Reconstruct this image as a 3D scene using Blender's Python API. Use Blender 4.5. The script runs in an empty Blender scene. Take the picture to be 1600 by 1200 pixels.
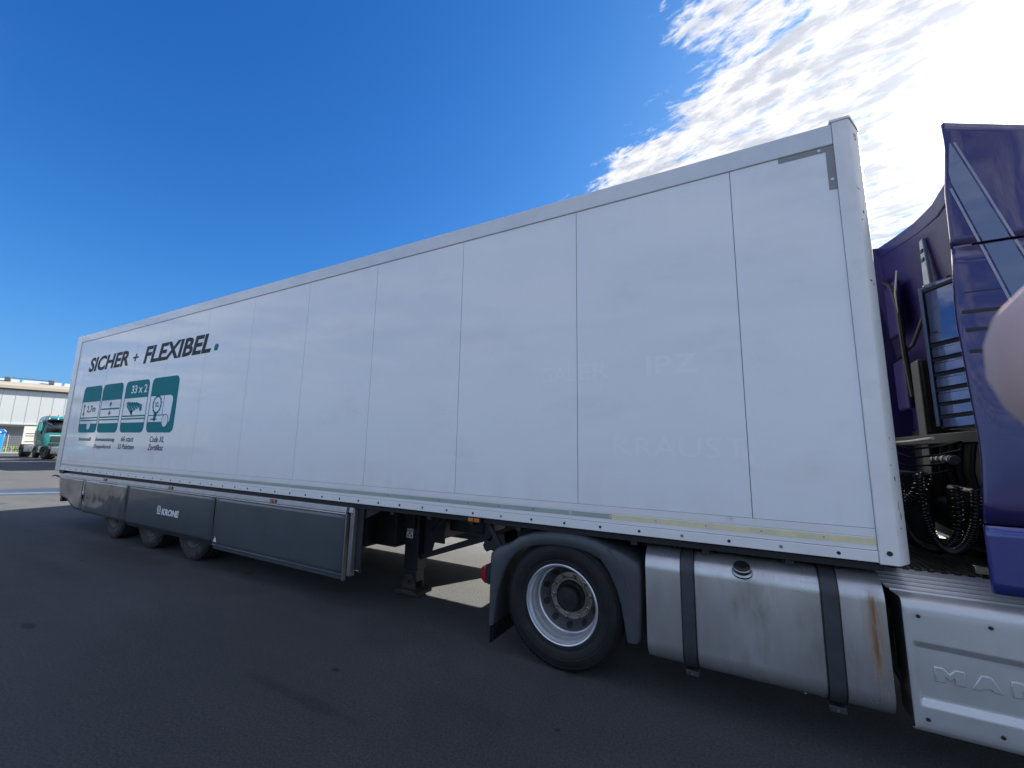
import bpy, bmesh, math, random
from mathutils import Vector, Matrix
C = bpy.context.scene
R = math.radians
random.seed(7)

# ------------------------------------------------------------------ node helpers
class NG:
    def __init__(s, nt): s.nt = nt; s.L = nt.links.new
    def n(s, t, **k):
        o = s.nt.nodes.new(t)
        for a, b in k.items(): setattr(o, a, b)
        return o
    def put(s, sock, v):
        if v is None: return
        if hasattr(v, 'is_output') or isinstance(v, bpy.types.NodeSocket): s.L(v, sock)
        else: sock.default_value = v
    def m(s, op, a, b=None, c=None, clamp=False):
        o = s.n('ShaderNodeMath', operation=op, use_clamp=clamp)
        s.put(o.inputs[0], a); s.put(o.inputs[1], b); s.put(o.inputs[2], c)
        return o.outputs[0]
    def vm(s, op, a, b=None):
        o = s.n('ShaderNodeVectorMath', operation=op); s.put(o.inputs[0], a); s.put(o.inputs[1], b)
        return o.outputs['Value'] if op in ('DOT_PRODUCT', 'LENGTH', 'DISTANCE') else o.outputs[0]
    def noise(s, vec, scale, detail=4, rough=.5, dist=0.0):
        o = s.n('ShaderNodeTexNoise'); s.put(o.inputs['Vector'], vec)
        o.inputs['Scale'].default_value = scale; o.inputs['Detail'].default_value = detail
        o.inputs['Roughness'].default_value = rough; o.inputs['Distortion'].default_value = dist
        return o.outputs['Fac']
    def ramp(s, v, a, b, c=0.0, d=1.0, smooth=True):
        o = s.n('ShaderNodeMapRange', interpolation_type='SMOOTHSTEP' if smooth else 'LINEAR')
        s.put(o.inputs['Value'], v)
        for i, x in zip(('From Min', 'From Max', 'To Min', 'To Max'), (a, b, c, d)): s.put(o.inputs[i], x)
        return o.outputs['Result']
    def mix(s, f, a, b):
        o = s.n('ShaderNodeMix', data_type='RGBA'); s.put(o.inputs[0], f)
        for i, v in ((6, a), (7, b)):
            if isinstance(v, (tuple, list)): v = tuple(v[:3]) + (1,)
            s.put(o.inputs[i], v)
        return o.outputs[2]
    def scl(s, vec, k):
        o = s.n('ShaderNodeVectorMath', operation='MULTIPLY'); s.put(o.inputs[0], vec); o.inputs[1].default_value = k
        return o.outputs[0]

# ------------------------------------------------------------------ camera, sky, sun, exposure
cd = bpy.data.cameras.new('camera'); cam = bpy.data.objects.new('camera', cd); C.collection.objects.link(cam)
yaw, pitch, roll = R(28.4954), R(8.645), R(1.0014)
f_ = Vector((-math.sin(yaw)*math.cos(pitch), math.cos(yaw)*math.cos(pitch), math.sin(pitch)))
r0 = Vector((math.cos(yaw), math.sin(yaw), 0)); u0 = r0.cross(f_)
cr, sr = math.cos(roll), math.sin(roll)
CR, CU = cr*r0 + sr*u0, -sr*r0 + cr*u0
CAM = Vector((-0.7312, -3.3124, 1.769))
cam.matrix_world = Matrix(((CR.x, CU.x, -f_.x, CAM.x), (CR.y, CU.y, -f_.y, CAM.y), (CR.z, CU.z, -f_.z, CAM.z), (0, 0, 0, 1)))
cd.sensor_width = 36; cd.lens = 646.38/1600*36; cd.clip_start = .005; cd.clip_end = 3000
cd.dof.use_dof = True; cd.dof.focus_distance = 7.0; cd.dof.aperture_fstop = 28
C.camera = cam
SUN_AZ, SUN_EL = R(27), R(29)
SUND = Vector((math.sin(SUN_AZ)*math.cos(SUN_EL), math.cos(SUN_AZ)*math.cos(SUN_EL), math.sin(SUN_EL)))
w = bpy.data.worlds.new('World'); C.world = w; w.use_nodes = True
g = NG(w.node_tree)
sky = g.n('ShaderNodeTexSky', sky_type='NISHITA', sun_disc=False, sun_elevation=SUN_EL, sun_rotation=SUN_AZ)
sp = g.n('ShaderNodeSeparateColor'); g.L(sky.outputs[0], sp.inputs[0])
cb = g.n('ShaderNodeCombineColor')
for i, (k, pw) in enumerate(((.120, 1.78), (.405, 1.24), (.98, .95))):
    v0 = g.m('MULTIPLY', g.m('TANH', g.m('DIVIDE', sp.outputs[i], (3.6, 4.6, 5.8)[i])), (3.6, 4.6, 5.8)[i])   # the bare aureole is left to the cloud glow
    g.L(g.m('MULTIPLY', g.m('POWER', v0, pw), k), cb.inputs[i])
tc = g.n('ShaderNodeTexCoord'); D = tc.outputs['Generated']
sx = g.n('ShaderNodeSeparateXYZ'); g.L(D, sx.inputs[0])
dx, dy, dz = sx.outputs
zc = g.m('MAXIMUM', dz, .04)
u = g.m('DIVIDE', dx, zc); v = g.m('DIVIDE', dy, zc)
# plane above, turned so that x runs along the streaks of the cloud sheet
ca, sa = math.cos(R(-16)), math.sin(R(-16))
p_ = g.m('ADD', g.m('MULTIPLY', u, ca), g.m('MULTIPLY', v, sa))
q_ = g.m('SUBTRACT', g.m('MULTIPLY', v, ca), g.m('MULTIPLY', u, sa))
cv = g.n('ShaderNodeCombineXYZ'); g.put(cv.inputs[0], g.m('MULTIPLY', p_, .48)); g.put(cv.inputs[1], q_)
big = g.noise(cv.outputs[0], 2.2, 3, .5, .2)
mid = g.noise(cv.outputs[0], 11.0, 10, .66, .25)
fine = g.noise(cv.outputs[0], 30.0, 8, .65, .3)
edge = g.m('ADD', u, g.m('MULTIPLY', g.m('MAXIMUM', g.m('SUBTRACT', v, 1.1), 0), 1.25))
edge = g.m('ADD', g.ramp(edge, -.40, .14, -.33, .11, False), g.m('MULTIPLY', g.m('SUBTRACT', big, .5), .35))
field = g.m('ADD', g.m('ADD', g.m('MULTIPLY', mid, .6), g.m('MULTIPLY', fine, .4)), edge)
front = g.ramp(field, .44, .59)
back = g.ramp(g.m('ADD', g.m('MULTIPLY', mid, .5), g.m('MULTIPLY', big, .9)), .60, .84)
isback = g.ramp(dy, .12, -.25)
# the cloud sheet in front (towards the sun) and unseen cloud behind, brightened to whiten the light on the trailer
cov = g.m('ADD', g.m('MULTIPLY', front, g.m('SUBTRACT', 1.0, isback)), g.m('MULTIPLY', back, isback))
cov = g.m('MULTIPLY', cov, g.ramp(dz, .01, .10))
cosang = g.m('MAXIMUM', g.vm('DOT_PRODUCT', D, tuple(SUND)), 0)
glow = g.m('ADD', g.m('MULTIPLY', g.m('POWER', cosang, 26), 1.0), g.m('MULTIPLY', g.m('POWER', cosang, 260), 16))
lump = g.noise(cv.outputs[0], 17.0, 9, .62, .25)
shade = g.ramp(g.m('ADD', g.m('MULTIPLY', lump, .6), g.m('MULTIPLY', field, .4)), .49, .64)
lit = g.m('MULTIPLY', g.ramp(shade, 0, 1, 1.0, .70, False), 4.5)
lit = g.m('MULTIPLY', lit, g.ramp(isback, 0, 1, .96, 1.26)); lit = g.m('ADD', lit, g.m('MULTIPLY', glow, .9))
cc = g.n('ShaderNodeCombineColor'); g.put(cc.inputs[0], g.m('MULTIPLY', lit, g.ramp(shade, 0, 1, 1.0, .88))); g.put(cc.inputs[1], g.m('MULTIPLY', lit, g.ramp(shade, 0, 1, 1.0, .93))); g.put(cc.inputs[2], g.m('MULTIPLY', lit, 1.05))
skyglow = g.n('ShaderNodeMix', data_type='RGBA', blend_type='ADD'); skyglow.inputs[0].default_value = 1
g.L(cb.outputs[0], skyglow.inputs[6])
gg = g.n('ShaderNodeCombineColor')
for i in range(3): g.put(gg.inputs[i], g.m('MULTIPLY', glow, (.42, .42, .42)[i]))
g.L(gg.outputs[0], skyglow.inputs[7])
col = g.mix(cov, skyglow.outputs[2], cc.outputs[0])
bg = w.node_tree.nodes['Background']; g.L(col, bg.inputs[0]); bg.inputs[1].default_value = .05
ld = bpy.data.lights.new('sun', 'SUN'); ld.energy = 4.0; ld.angle = R(.55); ld.color = (1, .93, .82)
sun = bpy.data.objects.new('sun', ld); C.collection.objects.link(sun)
sun.rotation_euler = (-SUND).to_track_quat('-Z', 'Y').to_euler(); sun.location = (20, 40, 30)
C.view_settings.view_transform = 'Standard'; C.view_settings.look = 'None'
C.view_settings.exposure = 2.24; C.view_settings.gamma = 1.0; C.view_settings.use_curve_mapping = False
C.cycles.max_bounces = 8

# ------------------------------------------------------------------ materials
def mat(name, colr, rough=.5, metal=0.0, coat=0.0, var=0.0, vscale=6, bump=0.0, bscale=40, spec=.5, coatr=.04, dirt=None, rvar=0.0, stretch=(1, 1, 1), emit=0, wav=0.0, wscale=1.2, trans=0):
    m = bpy.data.materials.new(name); m.use_nodes = True
    g = NG(m.node_tree); b = m.node_tree.nodes['Principled BSDF']
    t = g.n('ShaderNodeTexCoord').outputs['Object']
    t = g.scl(t, stretch)
    c = tuple(colr) + (1,)
    if var:
        n = g.noise(t, vscale, 6, .6)
        c = g.mix(g.ramp(n, .3, .7), tuple(x*(1-var) for x in colr), tuple(min(1, x*(1+var)) for x in colr))
    if dirt:
        dc, lo, hi, ds = dirt
        n = g.noise(t, ds, 8, .65)
        c = g.mix(g.ramp(n, lo, hi), c, dc)
    g.put(b.inputs['Base Color'], c)
    b.inputs['Metallic'].default_value = metal; b.inputs['Coat Weight'].default_value = coat; b.inputs['Coat Roughness'].default_value = coatr
    b.inputs['Specular IOR Level'].default_value = spec
    if trans: b.inputs['Transmission Weight'].default_value = trans
    if rvar: g.put(b.inputs['Roughness'], g.ramp(g.noise(t, vscale*1.7, 6, .6), .3, .7, max(.02, rough-rvar), min(1, rough+rvar)))
    else: b.inputs['Roughness'].default_value = rough
    nrm = None
    if wav:
        o = g.n('ShaderNodeBump'); o.inputs['Strength'].default_value = 1; o.inputs['Distance'].default_value = wav
        g.L(g.noise(t, wscale, 2, .4), o.inputs['Height']); nrm = o.outputs[0]
        g.L(nrm, b.inputs['Coat Normal'])
    if bump:
        o = g.n('ShaderNodeBump'); o.inputs['Strength'].default_value = 1; o.inputs['Distance'].default_value = bump
        g.L(g.noise(t, bscale, 5, .6), o.inputs['Height'])
        if nrm: g.L(nrm, o.inputs['Normal'])
        nrm = o.outputs[0]
    if nrm: g.L(nrm, b.inputs['Normal'])
    if emit:
        b.inputs['Emission Color'].default_value = tuple(colr)+(1,); b.inputs['Emission Strength'].default_value = emit
    m['bsdf'] = b.name
    return m

M = {}
M['panel'] = mat('trailer_white_sheet', (.79, .82, .84), .42, coat=.5, coatr=.06, var=.008, vscale=.8, wav=.0035, wscale=1.1, dirt=((.66, .655, .63), .50, .95, 1.7), stretch=(.6, 1, 1.2))
M['rail'] = mat('trailer_white_rail', (.74, .75, .75), .40, coat=.3, var=.03, dirt=((.30, .28, .24), .64, .85, 9), stretch=(.4, 1, 1))
M['railtop'] = mat('trailer_top_rail', (.63, .67, .70), .36, coat=.4, var=.03, wav=.001)
M['post'] = mat('trailer_post_white', (.74, .75, .75), .38, coat=.4, var=.04, dirt=((.10, .09, .08), .70, .76, 11), wav=.002, wscale=5)
M['gap'] = mat('seam_sealant', (.20, .21, .22), .8)  # grey backing that shows in the panel joints
M['greybr'] = mat('grey_bracket', (.24, .25, .25), .5, var=.05)
M['alu'] = mat('aluminium_strip', (.62, .63, .64), .38, metal=.7, var=.08, dirt=((.2, .19, .17), .6, .8, 6))
M['aludark'] = mat('aluminium_post_dull', (.22, .21, .21), .45, metal=.6, var=.1)
M['tapeY'] = mat('reflective_tape_pale_yellow', (.72, .66, .40), .35, coat=.3, var=.06, vscale=12)
M['tapeG'] = mat('reflective_tape_reflection_tone', (.33, .39, .36), .3, coat=.4, var=.08, vscale=3)  # grey-green: dark ground reflection put into the tape's colour
M['sticker'] = mat('sticker_off_white', (.72, .70, .62), .5)
M['skirt'] = mat('skirt_slate_paint', (.056, .068, .080), .36, coat=.35, coatr=.08, var=.10, vscale=1.6, wav=.004, wscale=1.6, dirt=((.13, .12, .10), .60, .85, 3.5))
M['skirtdent'] = mat('skirt_slate_dented', (.06, .068, .075), .28, coat=.7, coatr=.05, var=.15, wav=.035, wscale=1.9, dirt=((.15, .14, .12), .58, .82, 3.0))
M['chassis'] = mat('chassis_black', (.013, .013, .016), .6, var=.3, vscale=5, bump=.0006, bscale=60)
M['rust'] = mat('foot_rusty_steel', (.032, .027, .022), .8, var=.35, vscale=12, bump=.002, bscale=30)
M['rubber'] = mat('tyre_rubber', (.011, .011, .0125), .62, var=.25, vscale=9, bump=.0008, bscale=60, dirt=((.06, .055, .05), .58, .8, 7), spec=.35)
M['rubberdust'] = mat('tyre_rubber_dusty', (.030, .030, .031), .7, var=.3, vscale=8, bump=.0008, bscale=60, dirt=((.09, .085, .075), .48, .75, 8), spec=.3)
M['plast'] = mat('fender_grey_plastic', (.052, .060, .070), .52, var=.12, vscale=4, bump=.0004, bscale=220, dirt=((.11, .10, .09), .62, .85, 6))
M['black'] = mat('black_plastic', (.012, .012, .014), .45, var=.2)
M['hole'] = mat('bolt_dark', (.015, .014, .013), .55)
M['holelight'] = mat('bolt_grey', (.22, .23, .24), .45, metal=.5)
M['wheelsil'] = mat('wheel_silver', (.60, .63, .66), .26, metal=.55, coat=.3, var=.05, dirt=((.20, .18, .15), .62, .82, 9))
M['wheeldisc'] = mat('wheel_disc_dull', (.10, .105, .11), .42, metal=.5, var=.12, dirt=((.08, .07, .055), .55, .8, 12))
M['wheelold'] = mat('wheel_dusty_grey', (.20, .195, .18), .6, metal=.2, var=.2, dirt=((.11, .09, .07), .45, .75, 9))
M['nut'] = mat('lug_nut_metal', (.33, .30, .26), .38, metal=.8, var=.15, dirt=((.16, .10, .06), .5, .75, 25))
M['hub'] = mat('hub_greasy_black', (.010, .009, .008), .5, var=.4, vscale=20, bump=.001, bscale=40)
M['tank'] = mat('tank_brushed_aluminium', (.54, .54, .53), .34, metal=.80, var=.09, vscale=2.2, bump=.0003, bscale=60, rvar=.08, stretch=(1, 1, .35), dirt=((.24, .225, .20), .46, .80, 3.2))
M['strap'] = mat('tank_strap_grey', (.045, .05, .057), .5, metal=.2, var=.15, vscale=7)
M['bluep'] = mat('cab_violet_paint', (.027, .020, .115), .30, coat=.7, coatr=.03, metal=.25, var=.05)
M['blueb'] = mat('cab_blue_paint', (.022, .035, .20), .28, coat=1.0, coatr=.03, metal=.25, var=.05)
M['bluedark'] = mat('cab_violet_dull_inside', (.026, .017, .120), .5, spec=.25, coat=.05, var=.12)
M['glossb'] = mat('gloss_intake_panel', (.085, .10, .17), .07, metal=1.0, coat=.5, coatr=.02, spec=.8, wav=.004, wscale=3)
M['stripeG'] = mat('stripe_grey_blue', (.13, .17, .27), .35, coat=.8)
M['stripeL'] = mat('stripe_light', (.27, .29, .38), .35, coat=.8)
M['duct'] = mat('exhaust_duct_olive', (.035, .033, .026), .5, metal=.3, var=.3, vscale=8)
M['plate'] = mat('catwalk_worn_metal', (.15, .14, .12), .45, metal=.6, var=.2, dirt=((.07, .06, .05), .5, .75, 14))
M['pipe'] = mat('steel_pipe', (.35, .34, .31), .35, metal=.9, var=.2)
M['red'] = mat('lamp_red', (.30, .006, .012), .12, coat=1)
M['amber'] = mat('lamp_amber', (.55, .16, .02), .15, coat=1)
M['glass'] = mat('dark_window_glass', (.012, .016, .02), .04, coat=1, spec=.8)
M['dgrey'] = mat('lettering_dark_grey', (.040, .048, .062), .6, coat=0, spec=.12)
M['teal'] = mat('graphic_teal', (.0, .205, .235), .6, coat=0, spec=.12)
M['whitel'] = mat('lettering_white', (.72, .75, .78), .45, coat=.3)
M['ghost'] = mat('ghost_lettering', (.822, .842, .857), .42, coat=.55, coatr=.06)
M['ghostd'] = mat('ghost_lettering_dark', (.79, .81, .825), .42, coat=.55, coatr=.06)
M['green'] = mat('truck_teal_paint', (.012, .15, .15), .25, coat=1, var=.04)
M['boxwhite'] = mat('container_white', (.62, .62, .56), .45, var=.05, dirt=((.4, .38, .33), .6, .85, .7))
M['bluebin'] = mat('bin_blue', (.01, .16, .62), .4, var=.08)
M['bluebin2'] = mat('bin_lid_blue', (.01, .08, .30), .4, var=.08)
M['wall'] = mat('cladding_pale_grey', (.46, .50, .53), .5, var=.03, vscale=.3, dirt=((.36, .39, .40), .55, .9, .25))
M['wallrib'] = mat('cladding_joint', (.36, .40, .43), .5)
M['fascia'] = mat('roof_edge_sand', (.38, .345, .29), .6, var=.04, vscale=.4)
M['fascial'] = mat('roof_edge_cream', (.47, .435, .38), .6, var=.04, vscale=.4)
M['skylight'] = mat('roof_skylight_plastic', (.38, .42, .45), .3, coat=.4)
M['recess'] = mat('loading_bay_dark', (.06, .065, .07), .6, var=.2)
M['fence'] = mat('fence_wire_grey', (.42, .44, .44), .5)
M['skin'] = mat('skin', (.74, .50, .44), .55, var=.06, vscale=90, spec=.4)
M['skin'].node_tree.nodes['Principled BSDF'].inputs['Subsurface Weight'].default_value = .35
M['skin'].node_tree.nodes['Principled BSDF'].inputs['Subsurface Radius'].default_value = (.006, .003, .0015)
M['nail'] = mat('fingernail', (.60, .38, .33), .3, coat=.4)
M['headboard'] = mat('headboard_grey', (.20, .21, .22), .5, var=.1)
M['soot'] = mat('scratch_dark', (.05, .045, .04), .7)

def panel_streaks():
    m = M['panel']; g = NG(m.node_tree); b = m.node_tree.nodes['Principled BSDF']
    src = b.inputs['Base Color'].links[0].from_socket
    t = g.n('ShaderNodeTexCoord').outputs['Object']; sx = g.n('ShaderNodeSeparateXYZ'); g.L(t, sx.inputs[0])
    st = g.noise(g.scl(t, (6, 1, .5)), 1.0, 6, .6); sm = g.noise(g.scl(t, (.5, 1, 1.3)), 1.3, 5, .55, .6); sc = g.noise(g.scl(t, (2.2, 1, 30)), 1.0, 6, .7)
    low = g.ramp(sx.outputs[2], 1.75, 1.30); hi = g.ramp(sx.outputs[2], 3.45, 3.90)
    f = g.m('ADD', g.m('MULTIPLY', low, g.ramp(st, .42, .76, .06, .26)), g.m('MULTIPLY', hi, g.ramp(st, .50, .80, 0, .16)))
    f = g.m('ADD', f, g.ramp(sm, .42, .68, 0, .06)); f = g.m('ADD', f, g.ramp(sc, .70, .80, 0, .25), clamp=True)
    g.L(g.mix(f, src, (.56, .56, .53)), b.inputs['Base Color'])
panel_streaks()
def tank_material():
    m = M['tank']; g = NG(m.node_tree); b = m.node_tree.nodes['Principled BSDF']
    src = b.inputs['Base Color'].links[0].from_socket
    t = g.n('ShaderNodeTexCoord').outputs['Object']; s = g.n('ShaderNodeSeparateXYZ'); g.L(t, s.inputs[0])
    return m, g, b, src, s

STAINS = [(-9.56, -0.17, 1.6, 0.28, 0.6), (-6.78, -1.75, 0.14, 0.05, 0.45), (-3.63, -0.81, 0.06, 0.035, 0.4), (-7.57, 0.30, 0.9, 0.3, 0.7), (-5.30, -1.35, 0.9, 0.5, 0.85), (-2.52, -0.83, 0.5, 0.25, 0.8), (-1.84, -0.59, 0.03, 0.02, 0.4), (-3.54, -1.18, 0.6, 0.06, 0.75), (-9.45, -1.07, 1.6, 0.2, 0.75), (-3.78, -0.07, 0.5, 0.3, 0.8)]
def asphalt():
    m = bpy.data.materials.new('asphalt'); m.use_nodes = True; g = NG(m.node_tree); b = m.node_tree.nodes['Principled BSDF']
    t = g.n('ShaderNodeTexCoord').outputs['Object']
    grain = g.noise(t, 62, 5, .75); grit = g.noise(t, 420, 2, .6); patch = g.noise(t, .35, 5, .6, .4); med = g.noise(t, 2.6, 6, .6)
    streak = g.noise(g.scl(t, (.08, 1.1, 1)), 1.1, 6, .6, .3)
    k = g.m('MULTIPLY', g.ramp(patch, .32, .68, .92, 1.08), g.ramp(med, .3, .7, .93, 1.07))
    k = g.m('MULTIPLY', k, g.ramp(streak, .3, .7, .88, 1.12))
    k = g.m('MULTIPLY', k, g.ramp(grain, .30, .70, .58, 1.42))
    vo = g.n('ShaderNodeTexVoronoi'); vo.inputs['Scale'].default_value = 11; g.L(t, vo.inputs['Vector'])
    k = g.m('ADD', k, g.m('MULTIPLY', g.ramp(vo.outputs['Distance'], .055, .02), 1.6))       # pale chippings
    vs = g.n('ShaderNodeTexVoronoi'); vs.inputs['Scale'].default_value = .9; g.L(t, vs.inputs['Vector'])
    k = g.m('MULTIPLY', k, g.ramp(g.m('ADD', vs.outputs['Distance'], g.m('MULTIPLY', g.m('SUBTRACT', med, .5), .16)), .02, .07, .55, 1))   # oil spots
    for (cx, cy, rx, ry, dk) in STAINS:
        q = g.scl(g.vm('SUBTRACT', t, (cx, cy, 0)), (1/rx, 1/ry, 0))
        d = g.m('ADD', g.vm('LENGTH', q), g.m('MULTIPLY', g.m('SUBTRACT', med, .5), 1.8))
        k = g.m('MULTIPLY', k, g.ramp(d, .55, 1.15, dk*.5+.5 if ry > .1 else dk, 1))
    base = g.n('ShaderNodeVectorMath', operation='SCALE'); base.inputs[0].default_value = (.062, .0655, .069); g.put(base.inputs[3], k)
    g.L(base.outputs[0], b.inputs['Base Color'])
    g.put(b.inputs['Roughness'], g.ramp(med, .3, .7, .72, .9)); b.inputs['Specular IOR Level'].default_value = .35
    o = g.n('ShaderNodeBump'); o.inputs['Distance'].default_value = .010; g.L(g.m('ADD', grain, g.m('MULTIPLY', grit, .5)), o.inputs['Height']); g.L(o.outputs[0], b.inputs['Normal'])
    return m
M['asphalt'] = asphalt()
def simple_water():
    return mat('puddle_water', (.02, .022, .026), .03, spec=.6, bump=.0006, bscale=3)
M['water'] = simple_water()

# ------------------------------------------------------------------ mesh helpers
ORG = [Vector((0, 0, 0))]
def link(o): C.collection.objects.link(o); return o
class MB:
    def __init__(s): s.v = []; s.f = []
    def add(s, vs, fs):
        k = len(s.v); s.v += [Vector(a) for a in vs]; s.f += [tuple(i+k for i in f) for f in fs]; return s
    def box(s, x0, x1, y0, y1, z0, z1):
        return s.add([(x0, y0, z0), (x1, y0, z0), (x1, y1, z0), (x0, y1, z0), (x0, y0, z1), (x1, y0, z1), (x1, y1, z1), (x0, y1, z1)],
                     [(0, 3, 2, 1), (4, 5, 6, 7), (0, 1, 5, 4), (1, 2, 6, 5), (2, 3, 7, 6), (3, 0, 4, 7)])
    def prism(s, poly, ax, a, b):
        def P(p, t): return {'x': (t, p[0], p[1]), 'y': (p[0], t, p[1]), 'z': (p[0], p[1], t)}[ax]
        n = len(poly)
        return s.add([P(p, a) for p in poly]+[P(p, b) for p in poly],
                     [tuple(range(n)), tuple(range(2*n-1, n-1, -1))]+[(i, (i+1) % n, n+(i+1) % n, n+i) for i in range(n)])
    def grid(s, rows, closed=False):
        n = len(rows[0]); vs = [p for r in rows for p in r]; fs = []
        for i in range(len(rows)-1):
            for j in range(n if closed else n-1):
                fs.append((i*n+j, i*n+(j+1) % n, (i+1)*n+(j+1) % n, (i+1)*n+j))
        return s.add(vs, fs)
    def tube(s, pts, r, n=8, cap=True):
        pts = [Vector(p) for p in pts]; rows = []; up = None
        rr = r if isinstance(r, (list, tuple)) else [r]*len(pts)
        for i, p in enumerate(pts):
            t = (pts[min(i+1, len(pts)-1)]-pts[max(i-1, 0)]).normalized()
            if up is None: up = Vector((0, 0, 1)) if abs(t.z) < .9 else Vector((1, 0, 0))
            a = t.cross(up).normalized(); up = a.cross(t).normalized()
            rows.append([p+rr[i]*(math.cos(2*math.pi*k/n)*a+math.sin(2*math.pi*k/n)*up) for k in range(n)])
        k = len(s.v); s.grid(rows, True)
        if cap: s.f.append(tuple(k+j for j in range(n))); s.f.append(tuple(k+len(s.v)-k-n+j for j in range(n-1, -1, -1)))
        return s
    def lathe(s, prof, c, n=48, ax='y'):
        rows = []
        for r, t in prof:
            row = []
            for k in range(n):
                a = 2*math.pi*k/n; ca, sa = r*math.cos(a), r*math.sin(a)
                row.append((c[0]+ca, c[1]+t, c[2]+sa) if ax == 'y' else (c[0]+ca, c[1]+sa, c[2]+t) if ax == 'z' else (c[0]+t, c[1]+ca, c[2]+sa))
            rows.append(row)
        return s.grid(rows, True)
    def cyl(s, p0, p1, r, n=16): return s.tube([p0, p1], r, n)
    def build(s, name, m, parent=None, bevel=0, smooth=35, seg=2):
        me = bpy.data.meshes.new(name)
        me.from_pydata([tuple(a-ORG[0]) for a in s.v], [], s.f); me.validate()
        bm = bmesh.new(); bm.from_mesh(me); bmesh.ops.recalc_face_normals(bm, faces=bm.faces); bm.to_mesh(me); bm.free()
        me.materials.append(M[m] if isinstance(m, str) else m)
        if smooth:
            for p in me.polygons: p.use_smooth = True
            me.set_sharp_from_angle(angle=R(smooth))
        o = link(bpy.data.objects.new(name, me))
        if parent: o.parent = parent
        if bevel:
            b = o.modifiers.new('bevel', 'BEVEL'); b.width = bevel; b.segments = seg; b.limit_method = 'ANGLE'; b.angle_limit = R(35); b.harden_normals = False
        return o
def empty(name, loc, label, cat, group=None):
    o = link(bpy.data.objects.new(name, None)); o.location = loc; o['label'] = label; o['category'] = cat
    if group: o['group'] = group
    ORG[0] = Vector(loc); return o
def copy_tree(o, parent=None):
    c = o.copy(); link(c)
    if parent: c.parent = parent
    for ch in [x for x in bpy.data.objects if x.parent == o]: copy_tree(ch, c)
    return c
def box(name, m, parent, a, bevel=0, **k): return MB().box(*a).build(name, m, parent, bevel, **k)
def text(name, s, m, parent, x, z, h, width=None, y=-.001, th=.0015, shear=0, bold=0.0, rotx=90, center=False):
    """lettering on a wall facing -Y: x = left end, z = baseline, h = capital height"""
    cu = bpy.data.curves.new('t', 'FONT'); cu.body = s; cu.size = 1; cu.shear = shear; cu.offset = bold; cu.resolution_u = 3
    to = bpy.data.objects.new('t', cu); link(to)
    dg = bpy.context.evaluated_depsgraph_get(); dg.update()
    me = bpy.data.meshes.new_from_object(to.evaluated_get(dg))
    bpy.data.objects.remove(to); bpy.data.curves.remove(cu)
    xs = [a.co.x for a in me.vertices]; x0, x1 = min(xs), max(xs)
    ky = h/.69; kx = (width/(x1-x0)) if width else ky
    mb = MB(); n = len(me.vertices)
    vs = [(x+(a.co.x-x0)*kx, y-th, z+a.co.y*ky) for a in me.vertices] + [(x+(a.co.x-x0)*kx, y, z+a.co.y*ky) for a in me.vertices]
    fs = [tuple(p.vertices) for p in me.polygons]
    cnt = {}
    for p in fs:
        for i in range(len(p)):
            e = (p[i], p[(i+1) % len(p)]); cnt.setdefault(tuple(sorted(e)), []).append(e)
    side = [(e[0][1], e[0][0], e[0][0]+n, e[0][1]+n) for e in cnt.values() if len(e) == 1]
    mb.add(vs, fs+side)
    me2 = bpy.data.meshes.new(name); me2.from_pydata([tuple(a-ORG[0]) for a in mb.v], [], mb.f)
    me2.materials.append(M[m]); bpy.data.meshes.remove(me)
    o = link(bpy.data.objects.new(name, me2)); o.parent = parent
    return o

# ------------------------------------------------------------------ ground
def ground():
    mb = MB(); mb.add([(-600, -500, 0), (500, -500, 0), (500, 500, 0), (-600, 500, 0)], [(0, 1, 2, 3)])
    o = mb.build('ground', 'asphalt', smooth=0); o['kind'] = 'structure'
ground()
def blob(name, cx, cy, rx, ry, rot, m, z=.004, seed=1, n=40, kind='structure'):
    rnd = random.Random(seed); ph = [rnd.uniform(0, 6.28) for _ in range(5)]; pts = []
    for k in range(n):
        a = 2*math.pi*k/n; q = 1+sum(.13/(i+1)*math.sin((i+2)*a+ph[i]) for i in range(5))
        x, y = rx*q*math.cos(a), ry*q*math.sin(a)
        pts.append((cx+x*math.cos(rot)-y*math.sin(rot), cy+x*math.sin(rot)+y*math.cos(rot), z))
    o = MB().add(pts, [tuple(range(n))]).build(name, m, smooth=0); o['kind'] = kind; return o
M['wet'] = mat('damp_asphalt', (.035, .036, .038), .35, var=.2, vscale=3)
M['line'] = mat('pale_blue_strip', (.09, .115, .16), .4, var=.3, vscale=4)
blob('damp_patch', -22.2, 1.0, 1.3, 5.0, R(-36), 'wet', seed=5)
blob('blue_strip', -21.4, 1.1, .24, 4.2, R(-36), 'line', z=.008, seed=8)  # narrow strip, paler and bluer than the asphalt
blob('damp_patch', -18.9, -.6, .5, 1.1, R(-36), 'wet', seed=11)

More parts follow.
